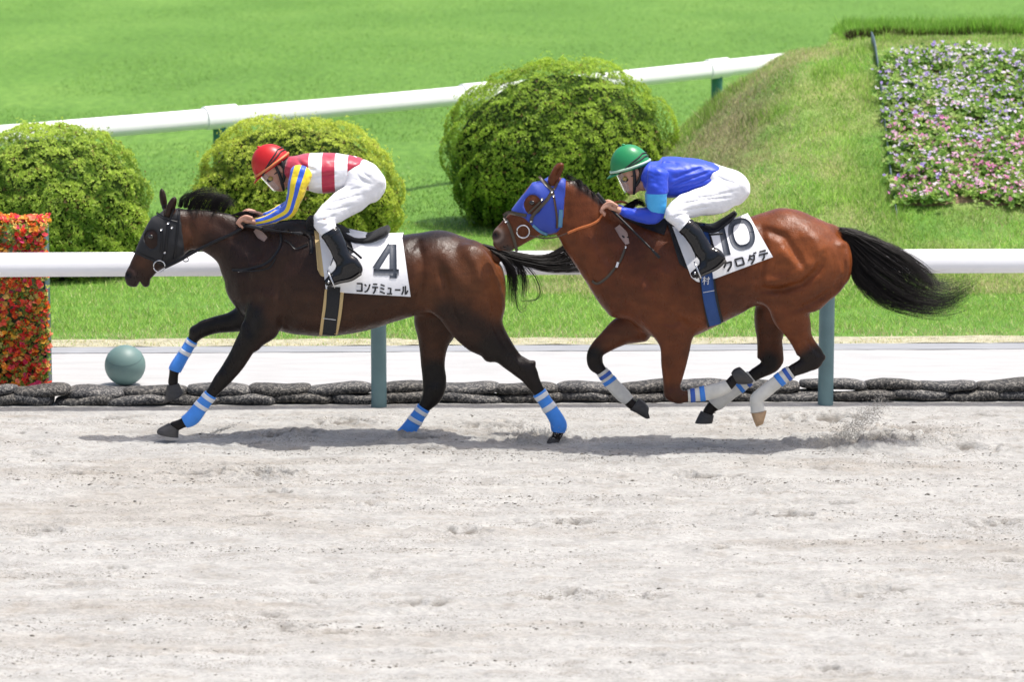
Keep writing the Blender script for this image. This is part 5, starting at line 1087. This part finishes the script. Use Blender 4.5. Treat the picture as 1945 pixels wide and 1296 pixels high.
pad = tag(H.cloth('saddle_pad', [((596, 428), (603, 512)), ((600, 429), (610, 524)), ((620, 432), (622, 526))], .009, M_TAN, None, nv=20), 'tan felt saddle pad edge under the leading horse\'s number cloth', 'saddle pad')
nc = thing('number_cloth', 'white saddle cloth numbered 4 on the dark leading horse', 'saddle cloth', tuple(un(700, 500, Y)))
H.cloth('cloth', [((604, 429), (619, 551)), ((622, 434), (632, 554)), ((650, 441), (648, 556)), ((705, 452), (712, 560)), ((764, 451), (780, 564))], .015, M_CLOTHW, nc)
OFF = None
strokes = [([(746.5, 464.5), (747, 529)], 13.5), ([(709.5, 516.5), (757.5, 517.5)], 12), ([(742, 466), (727, 489), (713, 511)], 12)]
H.ink('numeral', strokes, 12, M_INK, nc, OFF)
tbl = [(0, 0, 11, 17, KO, 3.2), (14.5, .2, 11, 18, NN, 3.0), (29.5, .6, 11.5, 19, TE, 3.0), (44, 1, 10.5, 19, MI, 3.0), (58, 2.5, 10, 18, YU, 3.0), (73, 2.5, 10.5, 18, BAR, 3.2), (86, 2.5, 11.5, 19, RU, 2.8)]
for g_ in glyphs(tbl, (677.5, 537.5), 1, 1.5, 0): H.ink('letter', g_, 3, M_INKB, nc, OFF)
gi = thing('girth', 'black girth with tan edging round the leading horse\'s belly', 'girth', tuple(un(628, 600, Y)))
for P, w, m, nm, o_ in (([(634, 545), (632, 580), (628, 610), (625, 637)], 25, M_CLOTHB, 'webbing', .020), ([(620, 550), (616, 585), (612, 615), (609, 638)], 6, M_TAN, 'edging', .017), ([(650, 556), (647, 585), (643, 612), (638, 636)], 6.5, M_TAN, 'edging', .017), ([(614, 605), (638, 608)], 1.0, M_CLOTHW, 'stitching', .0215)):
    V, F = strap(H.sc, P, w, o_, .010, 3, 4, 2, spline=len(P) > 2); obj(nm, V, F, m, gi)
    if nm != 'stitching': V = V.copy(); V[:, 1] = 2 * Y - V[:, 1]; obj(nm, V, F[0][:, ::-1], m, gi)
sdA = saddle(H, [(588, 410, 592, 436, .15), (615, 418, 618, 442, .15), (645, 430, 648, 452, .16), (675, 444, 676, 461, .17), (700, 444, 706, 459, .175), (722, 434, 730, 449, .17), (733, 430, 739, 441, .15)], [(640, 442), (652, 462), (664, 484)], 'black fleece covered saddle under the rider in striped silks', M_FUZZ)
stirrups(H, sdA, (630, 531, .355), [(640, 440, .27), (638, 470, .325), (628, 505, .355)])
V, F = tube([un(655, 466, Y - .30), un(672, 478, Y - .315), un(687, 491, Y - .315)], .0075, 8, per=4, flat=.4); obj('strap_end', V, F, M_BLACKL, sdA)
# ---------------------------------------------------------------- tack of number 10
H = HB; Y = H.Y
hood = tag(H.shell('hood', [(1030, 332), (1048, 332), (1058, 340), (1070, 338), (1076, 334), (1074, 360), (1071, 390), (1070, 412), (1068, 428), (1058, 440), (1040, 444), (1022, 436), (1008, 424), (996, 412), (984, 408), (970, 400), (972, 397), (990, 374), (1010, 348)], .006, M_HOODB, None, holes=[(1012, 386, 16, 18, 0), (1055, 333, 11, 20, 28)]), 'royal blue hood with eye holes on the second horse', 'hood')
V, F = strap(H.sc, [(1066, 398), (1065, 415), (1064, 432)], 8, .010, .003, 3, 3, 2); obj('fastener', V, F, M_PALEB, hood)
V, F = strap(H.sc, [(1012, 428), (1026, 440), (1040, 446)], 5, .010, .003, 3, 3, 2); obj('fastener', V, F, M_PALEB, hood)
br = thing('bridle', 'brown bridle with orange reins on the second horse', 'bridle', tuple(un(993, 440, Y)))
for P, w, m in (([(1024, 334), (1036, 348), (1050, 362)], 6.5, M_DKBR), ([(1050, 362), (1040, 378), (1026, 394), (1012, 410), (1008, 424)], 6.5, M_DKBR), ([(1050, 362), (1054, 385), (1058, 415), (1058, 434)], 4, M_BROWNL), ([(1060, 345), (1052, 360)], 4.5, M_BROWNL), ([(1032, 378), (1016, 393), (1003, 406)], 3.5, M_DKBR), ([(956, 410), (966, 404), (984, 407), (1000, 410)], 7, M_DKBR), ([(957, 412), (966, 426), (974, 448), (982, 478)], 6, M_DKBR)): H.strap('strap', P, w, m, br, off=.011)
for P in ((1049, 364), (1009, 421), (1030, 378), (962, 421), (1052, 372)): V, F = strap(H.sc, [(P[0] - 2.5, P[1]), (P[0] + 1.8, P[1])], 3.6, .014, .003, 1.5, 2, 1); obj('buckle', V, F, M_STEEL, br)
for s_ in (-1, 1): ring_at(993.5, 440, 12, Y, s_ * .080, M_STEEL, 'bit_ring', br, .005)
air([(1003, 448, -.08), (1013, 449, -.085), (1035, 453, -.09), (1058, 450, -.10), (1080, 442, -.115)], Y, .0045, M_BROWNL, 'rein', br, flat=.5, mirror=True)
air([(1078, 443, -.115), (1100, 434, -.135), (1122, 427, -.15), (1136, 419, -.15), (1145, 406, -.125)], Y, .0085, M_ORANGE, 'rein_grip', br, flat=.5, mirror=True)
air([(1150, 395, -.10), (1170, 384, -.03), (1188, 385, .04), (1200, 394, .1)], Y, .007, M_ORANGE, 'rein_loop', br, flat=.5)
air([(1030, 446, -.088), (1033, 455, -.09), (1036, 462, -.09)], Y, .004, M_BLACKL, 'keeper', br)
bp_ = thing('breast_girth', 'dark breast strap across the second horse\'s chest', 'harness', tuple(un(1160, 500, Y)))
for P, w, m in (([(1124, 534), (1135, 539), (1152, 528), (1165, 513)], 5, M_DKBR), ([(1165, 513), (1178, 496), (1188, 470)], 4.5, M_DKBR), ([(1182, 448), (1188, 452), (1194, 450)], 3, M_BLACKL)): H.strap('strap', P, w, m, bp_, off=.007)
V, F = strap(H.sc, [(1172, 430), (1184, 446), (1192, 464)], 17, .006, .004, 3, 3, 2, wtaper=[.7, 1, .45]); obj('neck_pad', V, F, M_SWEAT, bp_)
V, F = strap(H.sc, [(1187, 470), (1190, 470)], 5, .013, .004, 1.5, 2, 1); obj('buckle', V, F, M_STEEL, bp_)
V, F = strap(H.sc, [(1174, 498), (1171, 508)], 4.5, .013, .003, 1.5, 2, 1); obj('strap_tip', V, F, M_CLOTHW, bp_)
V, F = strap(H.sc, [(1185, 410), (1225, 420), (1266, 432)], 26, .008, .006, 3, 6, 2, wtaper=[.4, 1, 1.2]); obj('wither_pad', V, F, M_CLOTHB, bp_)
pad = tag(H.cloth('saddle_pad', [((1268, 424), (1290, 500)), ((1280, 427), (1306, 512)), ((1300, 430), (1326, 520))], .009, M_CLOTHB, None, nv=20), 'black saddle pad edge under the second horse\'s number cloth', 'saddle pad')
nc = thing('number_cloth', 'white number 10 cloth above the blue girth of the reddish horse', 'saddle cloth', tuple(un(1400, 470, Y)))
H.cloth('cloth', [((1276, 427), (1313, 527)), ((1310, 434), (1328, 536)), ((1345, 437), (1356, 530)), ((1385, 425), (1412, 509)), ((1423, 409), (1468, 488))], .015, M_CLOTHW, nc)
th = np.linspace(0, 2 * np.pi, 41); ca, sa = math.cos(R(-14)), math.sin(R(-14))
sq = lambda c: np.sign(c) * np.abs(c) ** .8
zx = 19.5 * sq(np.cos(th)); zy = 25.5 * sq(np.sin(th)); zero = [(1408.5 + a * ca - b * sa + .0, 444.5 + a * sa + b * ca) for a, b in zip(zx, zy)]
H.ink('numeral', [(zero, 10)], 10, M_INK, nc, OFF); H.ink('numeral', [([(1370, 433), (1376, 458), (1382, 485)], 12), ([(1363, 437), (1370, 437)], 7)], 12, M_INK, nc, OFF)
tbl = [(0, 0, 18, 19, KU, 3.6), (24, -.5, 17, 16, RO, 3.6), (49, -1, 17, 19, DA, 3.3), (71, -1.5, 18, 18, TE, 3.4)]
for g_ in glyphs(tbl, (1371.5, 499), 1, -15.5, 0): H.ink('letter', g_, 3, M_INKB, nc, OFF)
gi = thing('girth', 'blue girth with black edges round the second horse\'s belly', 'girth', tuple(un(1350, 570, Y)))
for P, w, m, nm, o_ in (([(1342, 520), (1346, 560), (1352, 590), (1359, 618)], 23, M_GIRTHB, 'webbing', .020), ([(1330, 528), (1336, 565), (1341, 595), (1346, 622)], 4, M_CLOTHB, 'edging', .018), ([(1355, 530), (1360, 560), (1366, 590), (1372, 612)], 5, M_CLOTHB, 'edging', .018), ([(1335.5, 556), (1357, 552)], 1.0, M_CLOTHW, 'stitching', .0215)):
    V, F = strap(H.sc, P, w, o_, .010, 3, 4, 2, spline=len(P) > 2); obj(nm, V, F, m, gi)
    if nm != 'stitching': V = V.copy(); V[:, 1] = 2 * Y - V[:, 1]; obj(nm, V, F[0][:, ::-1], m, gi)
KAN = [[(0, .25), (.45, .2)], [(.22, 0), (.24, 1)], [(.22, .3), (.0, .7)], [(.26, .35), (.42, .6)], [(.5, .28), (1, .22)], [(.8, 0), (.82, .95), (.7, .85)], [(.58, .45), (.66, .62)]]
for g_ in glyphs([(0, 0, 13, 16, KAN, 1.5)], (1335.5, 525), 1, 4, 0): H.ink('letter', g_, 1.5, M_CLOTHW, gi, .0225)
sdB = saddle(H, [(1272, 414, 1276, 434, .13), (1300, 419, 1302, 440, .13), (1330, 424, 1333, 444, .14), (1352, 427, 1358, 441, .15), (1374, 415, 1381, 426, .12), (1394, 402, 1399, 408, .08)], [(1330, 436), (1338, 455), (1348, 476)], 'slim black saddle under the rider in blue silks', M_BLACKL)
V, F = strap(H.sc, [(1328, 428), (1336, 450), (1340, 480), (1342, 520)], 22, .022, .004, 3, 3, 2); obj('flap', V, F, M_GIRTHB, sdB)
stirrups(H, sdB, (1326, 514, .355), [(1318, 430, .27), (1316, 460, .325), (1322, 490, .355)])
V, F = tube([un(1346, 446, Y - .29), un(1360, 445, Y - .295), un(1374, 444, Y - .285)], .007, 8, per=4, flat=.4); obj('strap_end', V, F, M_BLACKL, sdB)

# ================================================================ riders
M_SKIN = mat('skin', (.50, .27, .19), .5, var=.06, vscale=20, spec=.4); M_BREECH = mat('white_breeches', (.80, .80, .83), .6, bump=.0025, bscale=28, stretch=(1, 1, 2)); M_BOOT = mat('boot_leather', (.006, .0065, .009), .14, spec=.45, bump=.001, bscale=60); M_SOLE = mat('sole', (.05, .045, .04), .7)
M_STRAP = mat('chin_strap', (.012, .012, .014), .6); M_LENS = mat('goggle_lens', (.35, .25, .06), .15, spec=.6)
M_VISOR = mat('clear_visor', (.93, .95, .97), .06, trans=.9); M_VISOR.node_tree.nodes['Principled BSDF'].inputs['IOR'].default_value = 1.08
M_DKHAIR = mat('short_hair', (.015, .012, .010), .6)
def slim(L, k):
    import copy
    c = copy.copy(L); c.T = L.T.copy(); c.T[:, 2:4] *= k; return c
def mirror_st(st, dx=0, dy=0, i0=0): return [(a + dx * (i >= i0), b + dy * (i >= i0), c + dx * (i >= i0), d + dy * (i >= i0), w, -yo) for i, (a, b, c, d, w, yo) in enumerate(st)]
class Rider:
    def __init__(s, d, H):
        Y = s.Y = H.Y; t = s.t = thing('person', d['label'], 'person', tuple(un(*d['seat'], Y)))
        torso = Loft(d['torso'], Y, n=2.4, cap=.5); pel = Loft(d['pelvis'], Y, n=2.4, cap=.75)
        arms = [Loft(d['arm'], Y, cap=.6), Loft(d['arm_far'], Y, cap=.6)]; th = [Loft(d['thigh'], Y, cap=.7), Loft(mirror_st(d['thigh']), Y, cap=.7)]
        sh = [Loft(d['shin'], Y, cap=.5), Loft(mirror_st(d['shin']), Y, cap=.5)]; bt = [(Loft(d['boot'], Y, cap=.4), Loft(d['foot'], Y, n=2.3, cap=.6)), (Loft(mirror_st(d['boot']), Y, cap=.4), Loft(mirror_st(d['foot']), Y, n=2.3, cap=.6))]
        # head frame: origin at the middle of the helmet rim, f towards the face, dn towards the chin (pixels)
        O, f, dn = [np.array(q, float) for q in d['head']]
        hp = lambda u, v, y=0.0: un(*(O + u * f + v * dn), Y + y); ang = math.atan2(-f[1], f[0])
        body = Sculpt()
        body.loft(slim(torso, .86), .02).loft(slim(pel, .86), .04)
        for L in arms: body.loft(slim(L, .80), .03)
        for L in th + sh: body.loft(slim(L, .84), .03)
        for b, ft in bt: body.loft(slim(b, .8), .02).loft(slim(ft, .78), .02)
        body.ell(hp(0, 6), (.098, .076, .105), .02, ang); body.ell(hp(9, 27), (.062, .062, .085), .03, ang); body.ell(hp(6, 41), (.044, .048, .035), .02, ang)
        body.ell(hp(22.5, 30), (.020, .013, .026), .012, ang + .35); body.ell(hp(24.5, 34.5), (.012, .015, .010), .008, ang); body.ell(hp(9.5, 49), (.020, .022, .014), .012, ang); body.ell(hp(16.5, 40.5), (.015, .022, .007), .006, ang); body.ell(hp(15, 44.5), (.014, .021, .007), .006, ang)
        body.ell(hp(-12, 30), (.050, .052, .075), .03, ang); body.ell(hp(-24, 36), (.055, .055, .06), .04, ang)
        for y in (-.074, .074): body.ell(hp(-9, 16, y), (.018, .010, .030), .008, ang); body.ell(hp(-7.5, 16.5, y * 1.13), (.008, .006, .014), .004, ang, sub=True)
        for y in (-.034, .034): body.ell(hp(18.5, 23, y), (.014, .018, .010), .012, ang, sub=True)
        for hd in d['hands']:
            yo, wr, kn, tip, bend, th_ = hd; sgn = 1 if yo < 0 else -1
            w = np.array(wr, float); k = np.array(kn, float); c = (w * .45 + k * .55)
            dv = k - w; L_ = np.linalg.norm(dv) / 291; body.ell(un(*c, Y + yo), (L_ * .62, .036, .021), .012, math.atan2(-dv[1], dv[0]))
            body.ell(un(*w, Y + yo), (.03, .026, .022), .015, math.atan2(-dv[1], dv[0]))
            for i, (yy, ln) in enumerate(((-.030, .88), (-.010, 1.0), (.010, .97), (.029, .78))):
                b1 = k + (np.array(bend, float) - k) * ln; t1 = b1 + (np.array(tip, float) - np.array(bend, float)) * ln
                P = [un(*q, Y + yo + yy) for q in (c * .4 + k * .6, k, b1, t1)]
                st = []
                q4 = [c * .4 + k * .6, k, b1, t1]
                for j, q in enumerate(q4):
                    e = (q4[min(j + 1, 3)] - q4[max(j - 1, 0)]); e = np.array([-e[1], e[0]]) / (np.linalg.norm(e) + 1e-9) * (2.9 if j < 2 else 2.5)
                    st.append((*(q - e), *(q + e), .0092 if j < 2 else .0082, yo + yy))
                body.loft(Loft(st, Y, cap=1.0, per=5), .004)
            q4 = [np.array(q, float) for q in th_]; st = []
            for j, q in enumerate(q4):
                e = (q4[min(j + 1, len(q4) - 1)] - q4[max(j - 1, 0)]); e = np.array([-e[1], e[0]]) / (np.linalg.norm(e) + 1e-9) * (3.2 if j < 2 else 2.7); st.append((*(q - e), *(q + e), .0105 if j < 2 else .009, yo - sgn * (.034 - .004 * j)))
            body.loft(Loft(st, Y, cap=1.0, per=5), .006)
        body.build(.0055); V, F = body.mesh(1); obj('body', V, F, M_SKIN, t)
        # hair at the nape
        hr = Sculpt().ell(hp(-16, 12), (.075, .078, .055), .02, ang).build(.006); V, F = hr.mesh(1); obj('hair', V, F, M_DKHAIR, t)
        # jersey
        jr = Sculpt().loft(torso, .02)
        for P, w, dep in d['folds']: jr.stroke(pts2(P, Y - .15), w, dep * 1.9, -1, Y)
        jr.fn(lambda D, X, Yg, Z: D + .0045 * fbm(X * 13 + Yg * 9, Z * 24, 3)); jr.build(.006); V, F = jr.mesh(2); obj('jersey', V, F, d['m_jersey'](t), t)
        for i, L in enumerate(arms):
            sl = Sculpt().loft(L, .02); sl.fn(lambda D, X, Yg, Z: D + .0042 * fbm(X * 24 + Yg * 12, Z * 30, 3)); sl.build(.0052); V, F = sl.mesh(2)
            par, dp, _, a, _, _ = L.flat(V[:, 0], V[:, 2]); obj('sleeve', V, F, d['m_sleeve'], t, attrs=dict(q=dp / a + d.get('twist', 0) * sstep(2 * L.per, 4.5 * L.per, par), s=par / L.per))
        # breeches
        bc = Sculpt().loft(pel, .03)
        for a_, b_ in zip(th, sh): bc.loft(a_, .05).loft(b_, .025)
        for P, w, dep in d['creases']: bc.stroke(pts2(P, Y - .2), w, dep * 1.5, -1, Y)
        bc.fn(lambda D, X, Yg, Z: D + .0035 * fbm(X * 12 + Yg * 9, Z * 22, 3)); bc.build(.0065); V, F = bc.mesh(2); obj('breeches', V, F, M_BREECH, t)
        for b, ft in bt:
            bs = Sculpt().loft(b, .02).loft(ft, .03)
            bs.fn(lambda D, X, Yg, Z: D + .0007 * fbm(X * 30 + Yg * 12, Z * 40, 2)); bs.build(.006); V, F = bs.mesh(2); bo = obj('boot', V, F, M_BOOT, t)
            V, F = b.tube(0.0, .42, .003, 24, 6); obj('cuff', V, F, M_BOOT, bo)
            T = ft.T; n = len(T); px = T[:, :2] - T[:, 5:7] * (T[:, 2:3] + .002); 
            Rg = []
            for i in range(0, n, 2):
                c = np.array([px[i, 0], T[i, 4], px[i, 1]]); nx = np.array([T[i, 5], 0, T[i, 6]]); hw = T[i, 3] * 1.02
                Rg.append([c + [0, -hw, 0] + nx * .012, c + [0, hw, 0] + nx * .012, c + [0, hw, 0] - nx * .004, c + [0, -hw, 0] - nx * .004])
            V, F = rings(np.array(Rg)); obj('sole', V, F, M_SOLE, bo, smooth=False)
        # helmet
        he = thing('helmet', None, None, (0, 0, 0)); he.parent = t; he.location = hp(0, 0) - np.array(t.location)
        ex = np.array([f[0], 0, -f[1]]); ez = np.array([-dn[0], 0, dn[1]]); ey = np.array([0, 1.0, 0]); c0 = hp(-1, 3)
        ex = ex / np.linalg.norm(ex); ez = ez / np.linalg.norm(ez)
        rf, ry, ru = .131, .108, .150
        el = np.linspace(-.06, np.pi / 2 - .03, 16); az = np.linspace(0, 2 * np.pi, 40, endpoint=False)
        Rg = c0 + (rf * np.cos(el)[:, None] * np.cos(az))[..., None] * ex + (ry * np.cos(el)[:, None] * np.sin(az))[..., None] * ey + (ru * np.sin(el)[:, None] + 0 * az)[..., None] * ez
        V, F = rings(Rg); obj('cap', V, F, d['m_cap'], he)
        P = c0 + 1.015 * (rf * np.cos(az)[:, None] * ex + ry * np.sin(az)[:, None] * ey) + ez * .008; P = np.concatenate([P, P[:1]]); V, F = tube(P, .0085, 8, cap=False); obj('rim_band', V, F, d['m_rim'], he)
        a2 = np.linspace(-1.15, 1.15, 25); k = np.cos(a2 / 1.15 * np.pi / 2)
        inn = c0 + rf * .98 * np.cos(a2)[:, None] * ex + ry * .98 * np.sin(a2)[:, None] * ey - ez * .004; out = inn + (.042 * k)[:, None] * ex - (.020 * k)[:, None] * ez
        Rg = np.stack([inn + ez * .006, out + ez * .002, out - ez * .002, inn - ez * .003], 1); V, F = rings(Rg); obj('peak', V, F, d['m_cap'], he)
        V, F = sphere(c0 + ez * (ru + .002), (.013, .013, .008), 12, 8); obj('button', V, F, d['m_cap'], he)
        for k_, (e0, e1) in enumerate(((-.25, .55), (-.18, .85))):
            aa = np.linspace(.9, 2 * np.pi - .9, 50); elv = e0 * np.cos((aa - np.pi)) * 0 + np.interp(np.abs(aa - np.pi), [0, .6, 1.4, 2.3], [e1 * .45, e1 * .55, .16 + .1 * k_, -.08])
            P = c0 + 1.012 * (rf * np.cos(elv) * np.cos(aa))[:, None] * ex + 1.012 * (ry * np.cos(elv) * np.sin(aa))[:, None] * ey + (ru * 1.012 * np.sin(elv))[:, None] * ez; V, F = tube(P, .0048, 6, flat=1.0); obj('elastic', V, F, M_STRAP, he)
        # goggles, visor, chin strap
        gg = thing('goggles', None, None, (0, 0, 0)); gg.parent = t; gg.location = hp(16, 20) - np.array(t.location)
        g_ = Sculpt().ell(hp(15, 20.5), (.036, .078, .026), .01, ang).ell(hp(-2, 17), (.075, .0765, .014), .01, ang).build(.005); V, F = g_.mesh(1); obj('goggle_frame', V, F, M_STRAP, gg)
        for y in (-1, 1): V, F = sphere(hp(16, 20.5, y * .066), (.017, .016, .016), 14, 10); obj('lens', V, F, M_LENS, gg)
        a2 = np.linspace(-1.2, 1.2, 15); vv = np.linspace(0, 1, 9)
        Rg = np.array([[hp((31 - 5 * v) - 20 * (1 - math.cos(a)), 5 + 41 * v, .080 * math.sin(a)) for v in vv] for a in a2]); inn = Rg - ex * .002
        V, F = slab(Rg, inn); obj('visor', V, F, M_VISOR, t)
        for y in (-1, 1):
            P = np.array([hp(-6, 3, y * .088), hp(-3, 20, y * .083), hp(1, 34, y * .068), hp(6, 46, y * .045), hp(9, 53, y * .012)]); V, F = tube(P, [.009, .010, .011, .011, .009], 8, per=6); obj('chin_strap', V, F, M_STRAP, t)
            P = np.array([hp(-20, 6, y * .08), hp(-16, 20, y * .080), hp(-8, 32, y * .072), hp(1, 40, y * .06)]); V, F = tube(P, .010, 8, per=6); obj('chin_strap', V, F, M_STRAP, t)
        V, F = tube(np.array([hp(-20, 44, y) for y in (-.05, 0, .05)]), .02, 8); 
RED, WHT, YEL, BLU = (.42, .012, .045), (.80, .80, .83), (.80, .60, .012), (.02, .10, .62)
armA = [(553, 318, 593, 334, .060, -.165), (547, 345, 585, 353, .057, -.195), (545, 372, 574, 379, .050, -.20), (538, 391, 559, 409, .047, -.19), (520, 401, 531, 421, .041, -.15), (502, 410, 507, 427, .035, -.12), (485, 415, 488, 430, .030, -.10)]
def jersA(t):
    x = lambda px: float(un(px, 330, HA.Y - .1)[0] - t.location[0])
    return ramp_mat('striped_silk', [(x(480), RED), (x(586), WHT), (x(612), RED), (x(636), WHT), (x(660), RED)], 'X', x(480), x(740), .42, .3, .0015, 60)
JA = Rider(dict(label='rider in red and white hooped silks with a red helmet', seat=(650, 400), head=[(515, 313), (-.81, .586), (.586, .81)],
  torso=[(545, 297, 556, 338, .12), (575, 291, 572, 354, .185), (610, 290, 605, 366, .185), (645, 291, 640, 364, .168), (675, 296, 663, 352, .155), (694, 306, 680, 350, .15)],
  pelvis=[(672, 297, 657, 352, .152), (698, 308, 678, 372, .168), (719, 338, 702, 384, .155)],
  thigh=[(690, 315, 722, 358, .09, -.10), (655, 353, 700, 389, .088, -.14), (633, 369, 668, 409, .078, -.19), (612, 389, 643, 423, .066, -.24), (595, 410, 625, 430, .058, -.27)],
  shin=[(594, 418, 634, 426, .056, -.275), (602, 434, 638, 431, .053, -.29), (612, 449, 644, 436, .05, -.305)],
  boot=[(610, 448, 643, 433, .053, -.305), (618, 461, 652, 449, .053, -.315), (626, 474, 659, 466, .048, -.325), (632, 489, 665, 482, .044, -.335), (640, 503, 677, 500, .044, -.34)],
  foot=[(664, 490, 686, 520, .040, -.34), (645, 502, 668, 531, .042, -.345), (630, 517, 645, 536, .042, -.35), (618, 531, 624, 543, .034, -.35)],
  arm=armA, arm_far=mirror_st(armA, 4, -9, 3), hands=[(-.10, (486, 422), (463, 417), (460, 434), (453, 425), [(478, 414), (466, 411), (456, 416), (450, 424)]), (.10, (490, 408), (470, 404), (466, 420), (459, 412), [(484, 402), (472, 399), (462, 403), (456, 410)])],
  folds=[([(560, 300), (575, 315), (600, 322)], .010, .006), ([(660, 330), (675, 318), (688, 312)], .006, .005), ([(655, 342), (668, 330), (680, 322)], .005, .005), ([(585, 340), (610, 332), (640, 330)], .012, .006), ([(600, 352), (625, 348), (645, 344)], .008, .005)],
  creases=[([(675, 330), (690, 345), (705, 350)], .006, .005), ([(640, 372), (660, 362), (690, 355)], .006, .006), ([(625, 385), (650, 378), (690, 368)], .006, .006), ([(615, 398), (640, 395), (670, 388)], .006, .006), ([(600, 415), (620, 412), (640, 405)], .006, .006), ([(605, 425), (620, 424), (634, 418)], .005, .005), ([(680, 310), (690, 330), (705, 340)], .006, .005)],
  m_jersey=jersA, m_sleeve=ramp_mat('sleeve_silk', [(-2, YEL), (-.30, BLU), (.16, YEL), (.72, BLU), (1.4, YEL)], 'q', -2, 2, .42, .3, .0015, 60), twist=.55,
  m_cap=mat('red_cap', (.50, .012, .014), .38, spec=.4, var=.05), m_rim=mat('orange_rim', (.62, .20, .07), .45)), HA)
armB = [(1231, 322, 1270, 338, .062, -.165), (1228, 352, 1268, 362, .058, -.195), (1229, 378, 1266, 384, .052, -.20), (1231, 400, 1258, 416, .047, -.19), (1215, 399, 1222, 423, .042, -.155), (1197, 396, 1200, 416, .036, -.13), (1179, 393, 1178, 407, .030, -.115)]
RB, LB = (.012, .055, .55), (.05, .40, .78)
JB = Rider(dict(label='rider in royal blue silks with a green helmet', seat=(1340, 395), head=[(1196, 315), (-.951, .309), (.309, .951)],
  torso=[(1230, 305, 1226, 346, .12), (1258, 300, 1246, 372, .185), (1299, 300, 1292, 372, .18), (1335, 304, 1326, 362, .165), (1362, 312, 1350, 354, .152), (1380, 322, 1366, 356, .148)],
  pelvis=[(1358, 312, 1346, 354, .150), (1385, 321, 1372, 372, .168), (1409, 345, 1395, 388, .155)],
  thigh=[(1385, 327, 1416, 370, .09, -.10), (1345, 353, 1390, 394, .09, -.14), (1310, 365, 1345, 404, .08, -.19), (1280, 379, 1312, 411, .067, -.24), (1265, 396, 1290, 420, .058, -.27)],
  shin=[(1263, 399, 1304, 410, .056, -.275), (1277, 422, 1309, 414, .053, -.29), (1293, 441, 1316, 421, .05, -.305)],
  boot=[(1290, 440, 1313, 417, .053, -.305), (1302, 454, 1329, 431, .053, -.315), (1313, 470, 1341, 449, .048, -.325), (1322, 487, 1351, 467, .044, -.335), (1336, 498, 1369, 486, .044, -.34)],
  foot=[(1352, 477, 1378, 494, .040, -.34), (1338, 491, 1363, 508, .042, -.345), (1324, 506, 1343, 518, .042, -.35), (1312, 518, 1321, 527, .034, -.35)],
  arm=armB, arm_far=mirror_st(armB, -4, -4, 2), hands=[(-.115, (1178, 400), (1155, 391), (1148, 409), (1141, 400), [(1172, 391), (1160, 385), (1150, 388), (1143, 396)]), (.115, (1174, 396), (1152, 388), (1146, 406), (1139, 397), [(1168, 388), (1156, 382), (1146, 385), (1140, 393)])],
  folds=[([(1275, 338), (1300, 330), (1340, 318)], .010, .006), ([(1270, 352), (1300, 342), (1350, 326)], .007, .006), ([(1290, 360), (1320, 350), (1360, 334)], .006, .006), ([(1245, 318), (1265, 312), (1290, 314)], .012, .006), ([(1340, 340), (1358, 328), (1374, 322)], .005, .005)],
  creases=[([(1290, 385), (1330, 378), (1390, 375)], .006, .007), ([(1300, 375), (1350, 372), (1400, 362)], .006, .006), ([(1280, 398), (1310, 395), (1350, 390)], .006, .006), ([(1360, 335), (1380, 345), (1400, 350)], .006, .005), ([(1270, 410), (1290, 404), (1310, 402)], .005, .006), ([(1280, 425), (1296, 420), (1308, 412)], .005, .005)],
  m_jersey=lambda t: mat('blue_silk', RB, .46, sheen=.15, bump=.0015, bscale=60), m_sleeve=ramp_mat('blue_sleeve_silk', [(0, RB), (1.42, LB), (2.72, RB)], 's', 0, 6, .46, .15, .0015, 60),
  m_cap=mat('green_cap', (.02, .24, .085), .34, spec=.4, var=.05), m_rim=mat('pale_rim', (.45, .62, .48), .45)), HB)
# ---- whips
def whip(pts, Y, label, loc):
    t = thing('whip', label, 'whip', tuple(un(pts[0][0], pts[0][1], Y + pts[0][2]))); P = np.array([un(a, b, Y + c) for a, b, c in pts]); n = len(P)
    V, F = tube(P[:2], .0115, 10, per=6); obj('handle', V, F, M_CLOTHB, t); V, F = tube(P[1:-1], [.008, .006], 10, per=6); obj('shaft', V, F, M_BLACKL, t); V, F = tube(P[-2:], [.007, .010, .009], 10, per=4, flat=.6); obj('flap', V, F, M_CLOTHB, t)
whip([(1134, 367, -.11), (1155, 392, -.115), (1212, 448, -.23), (1238, 474, -.285), (1253, 490, -.30)], HB.Y, 'black whip held slanting down by the rider in blue', None)
whip([(470, 428, -.13), (498, 434, -.17), (530, 439, -.245), (556, 442, -.28), (574, 444, -.295)], HA.Y, 'black whip held level by the rider in striped silks', None)
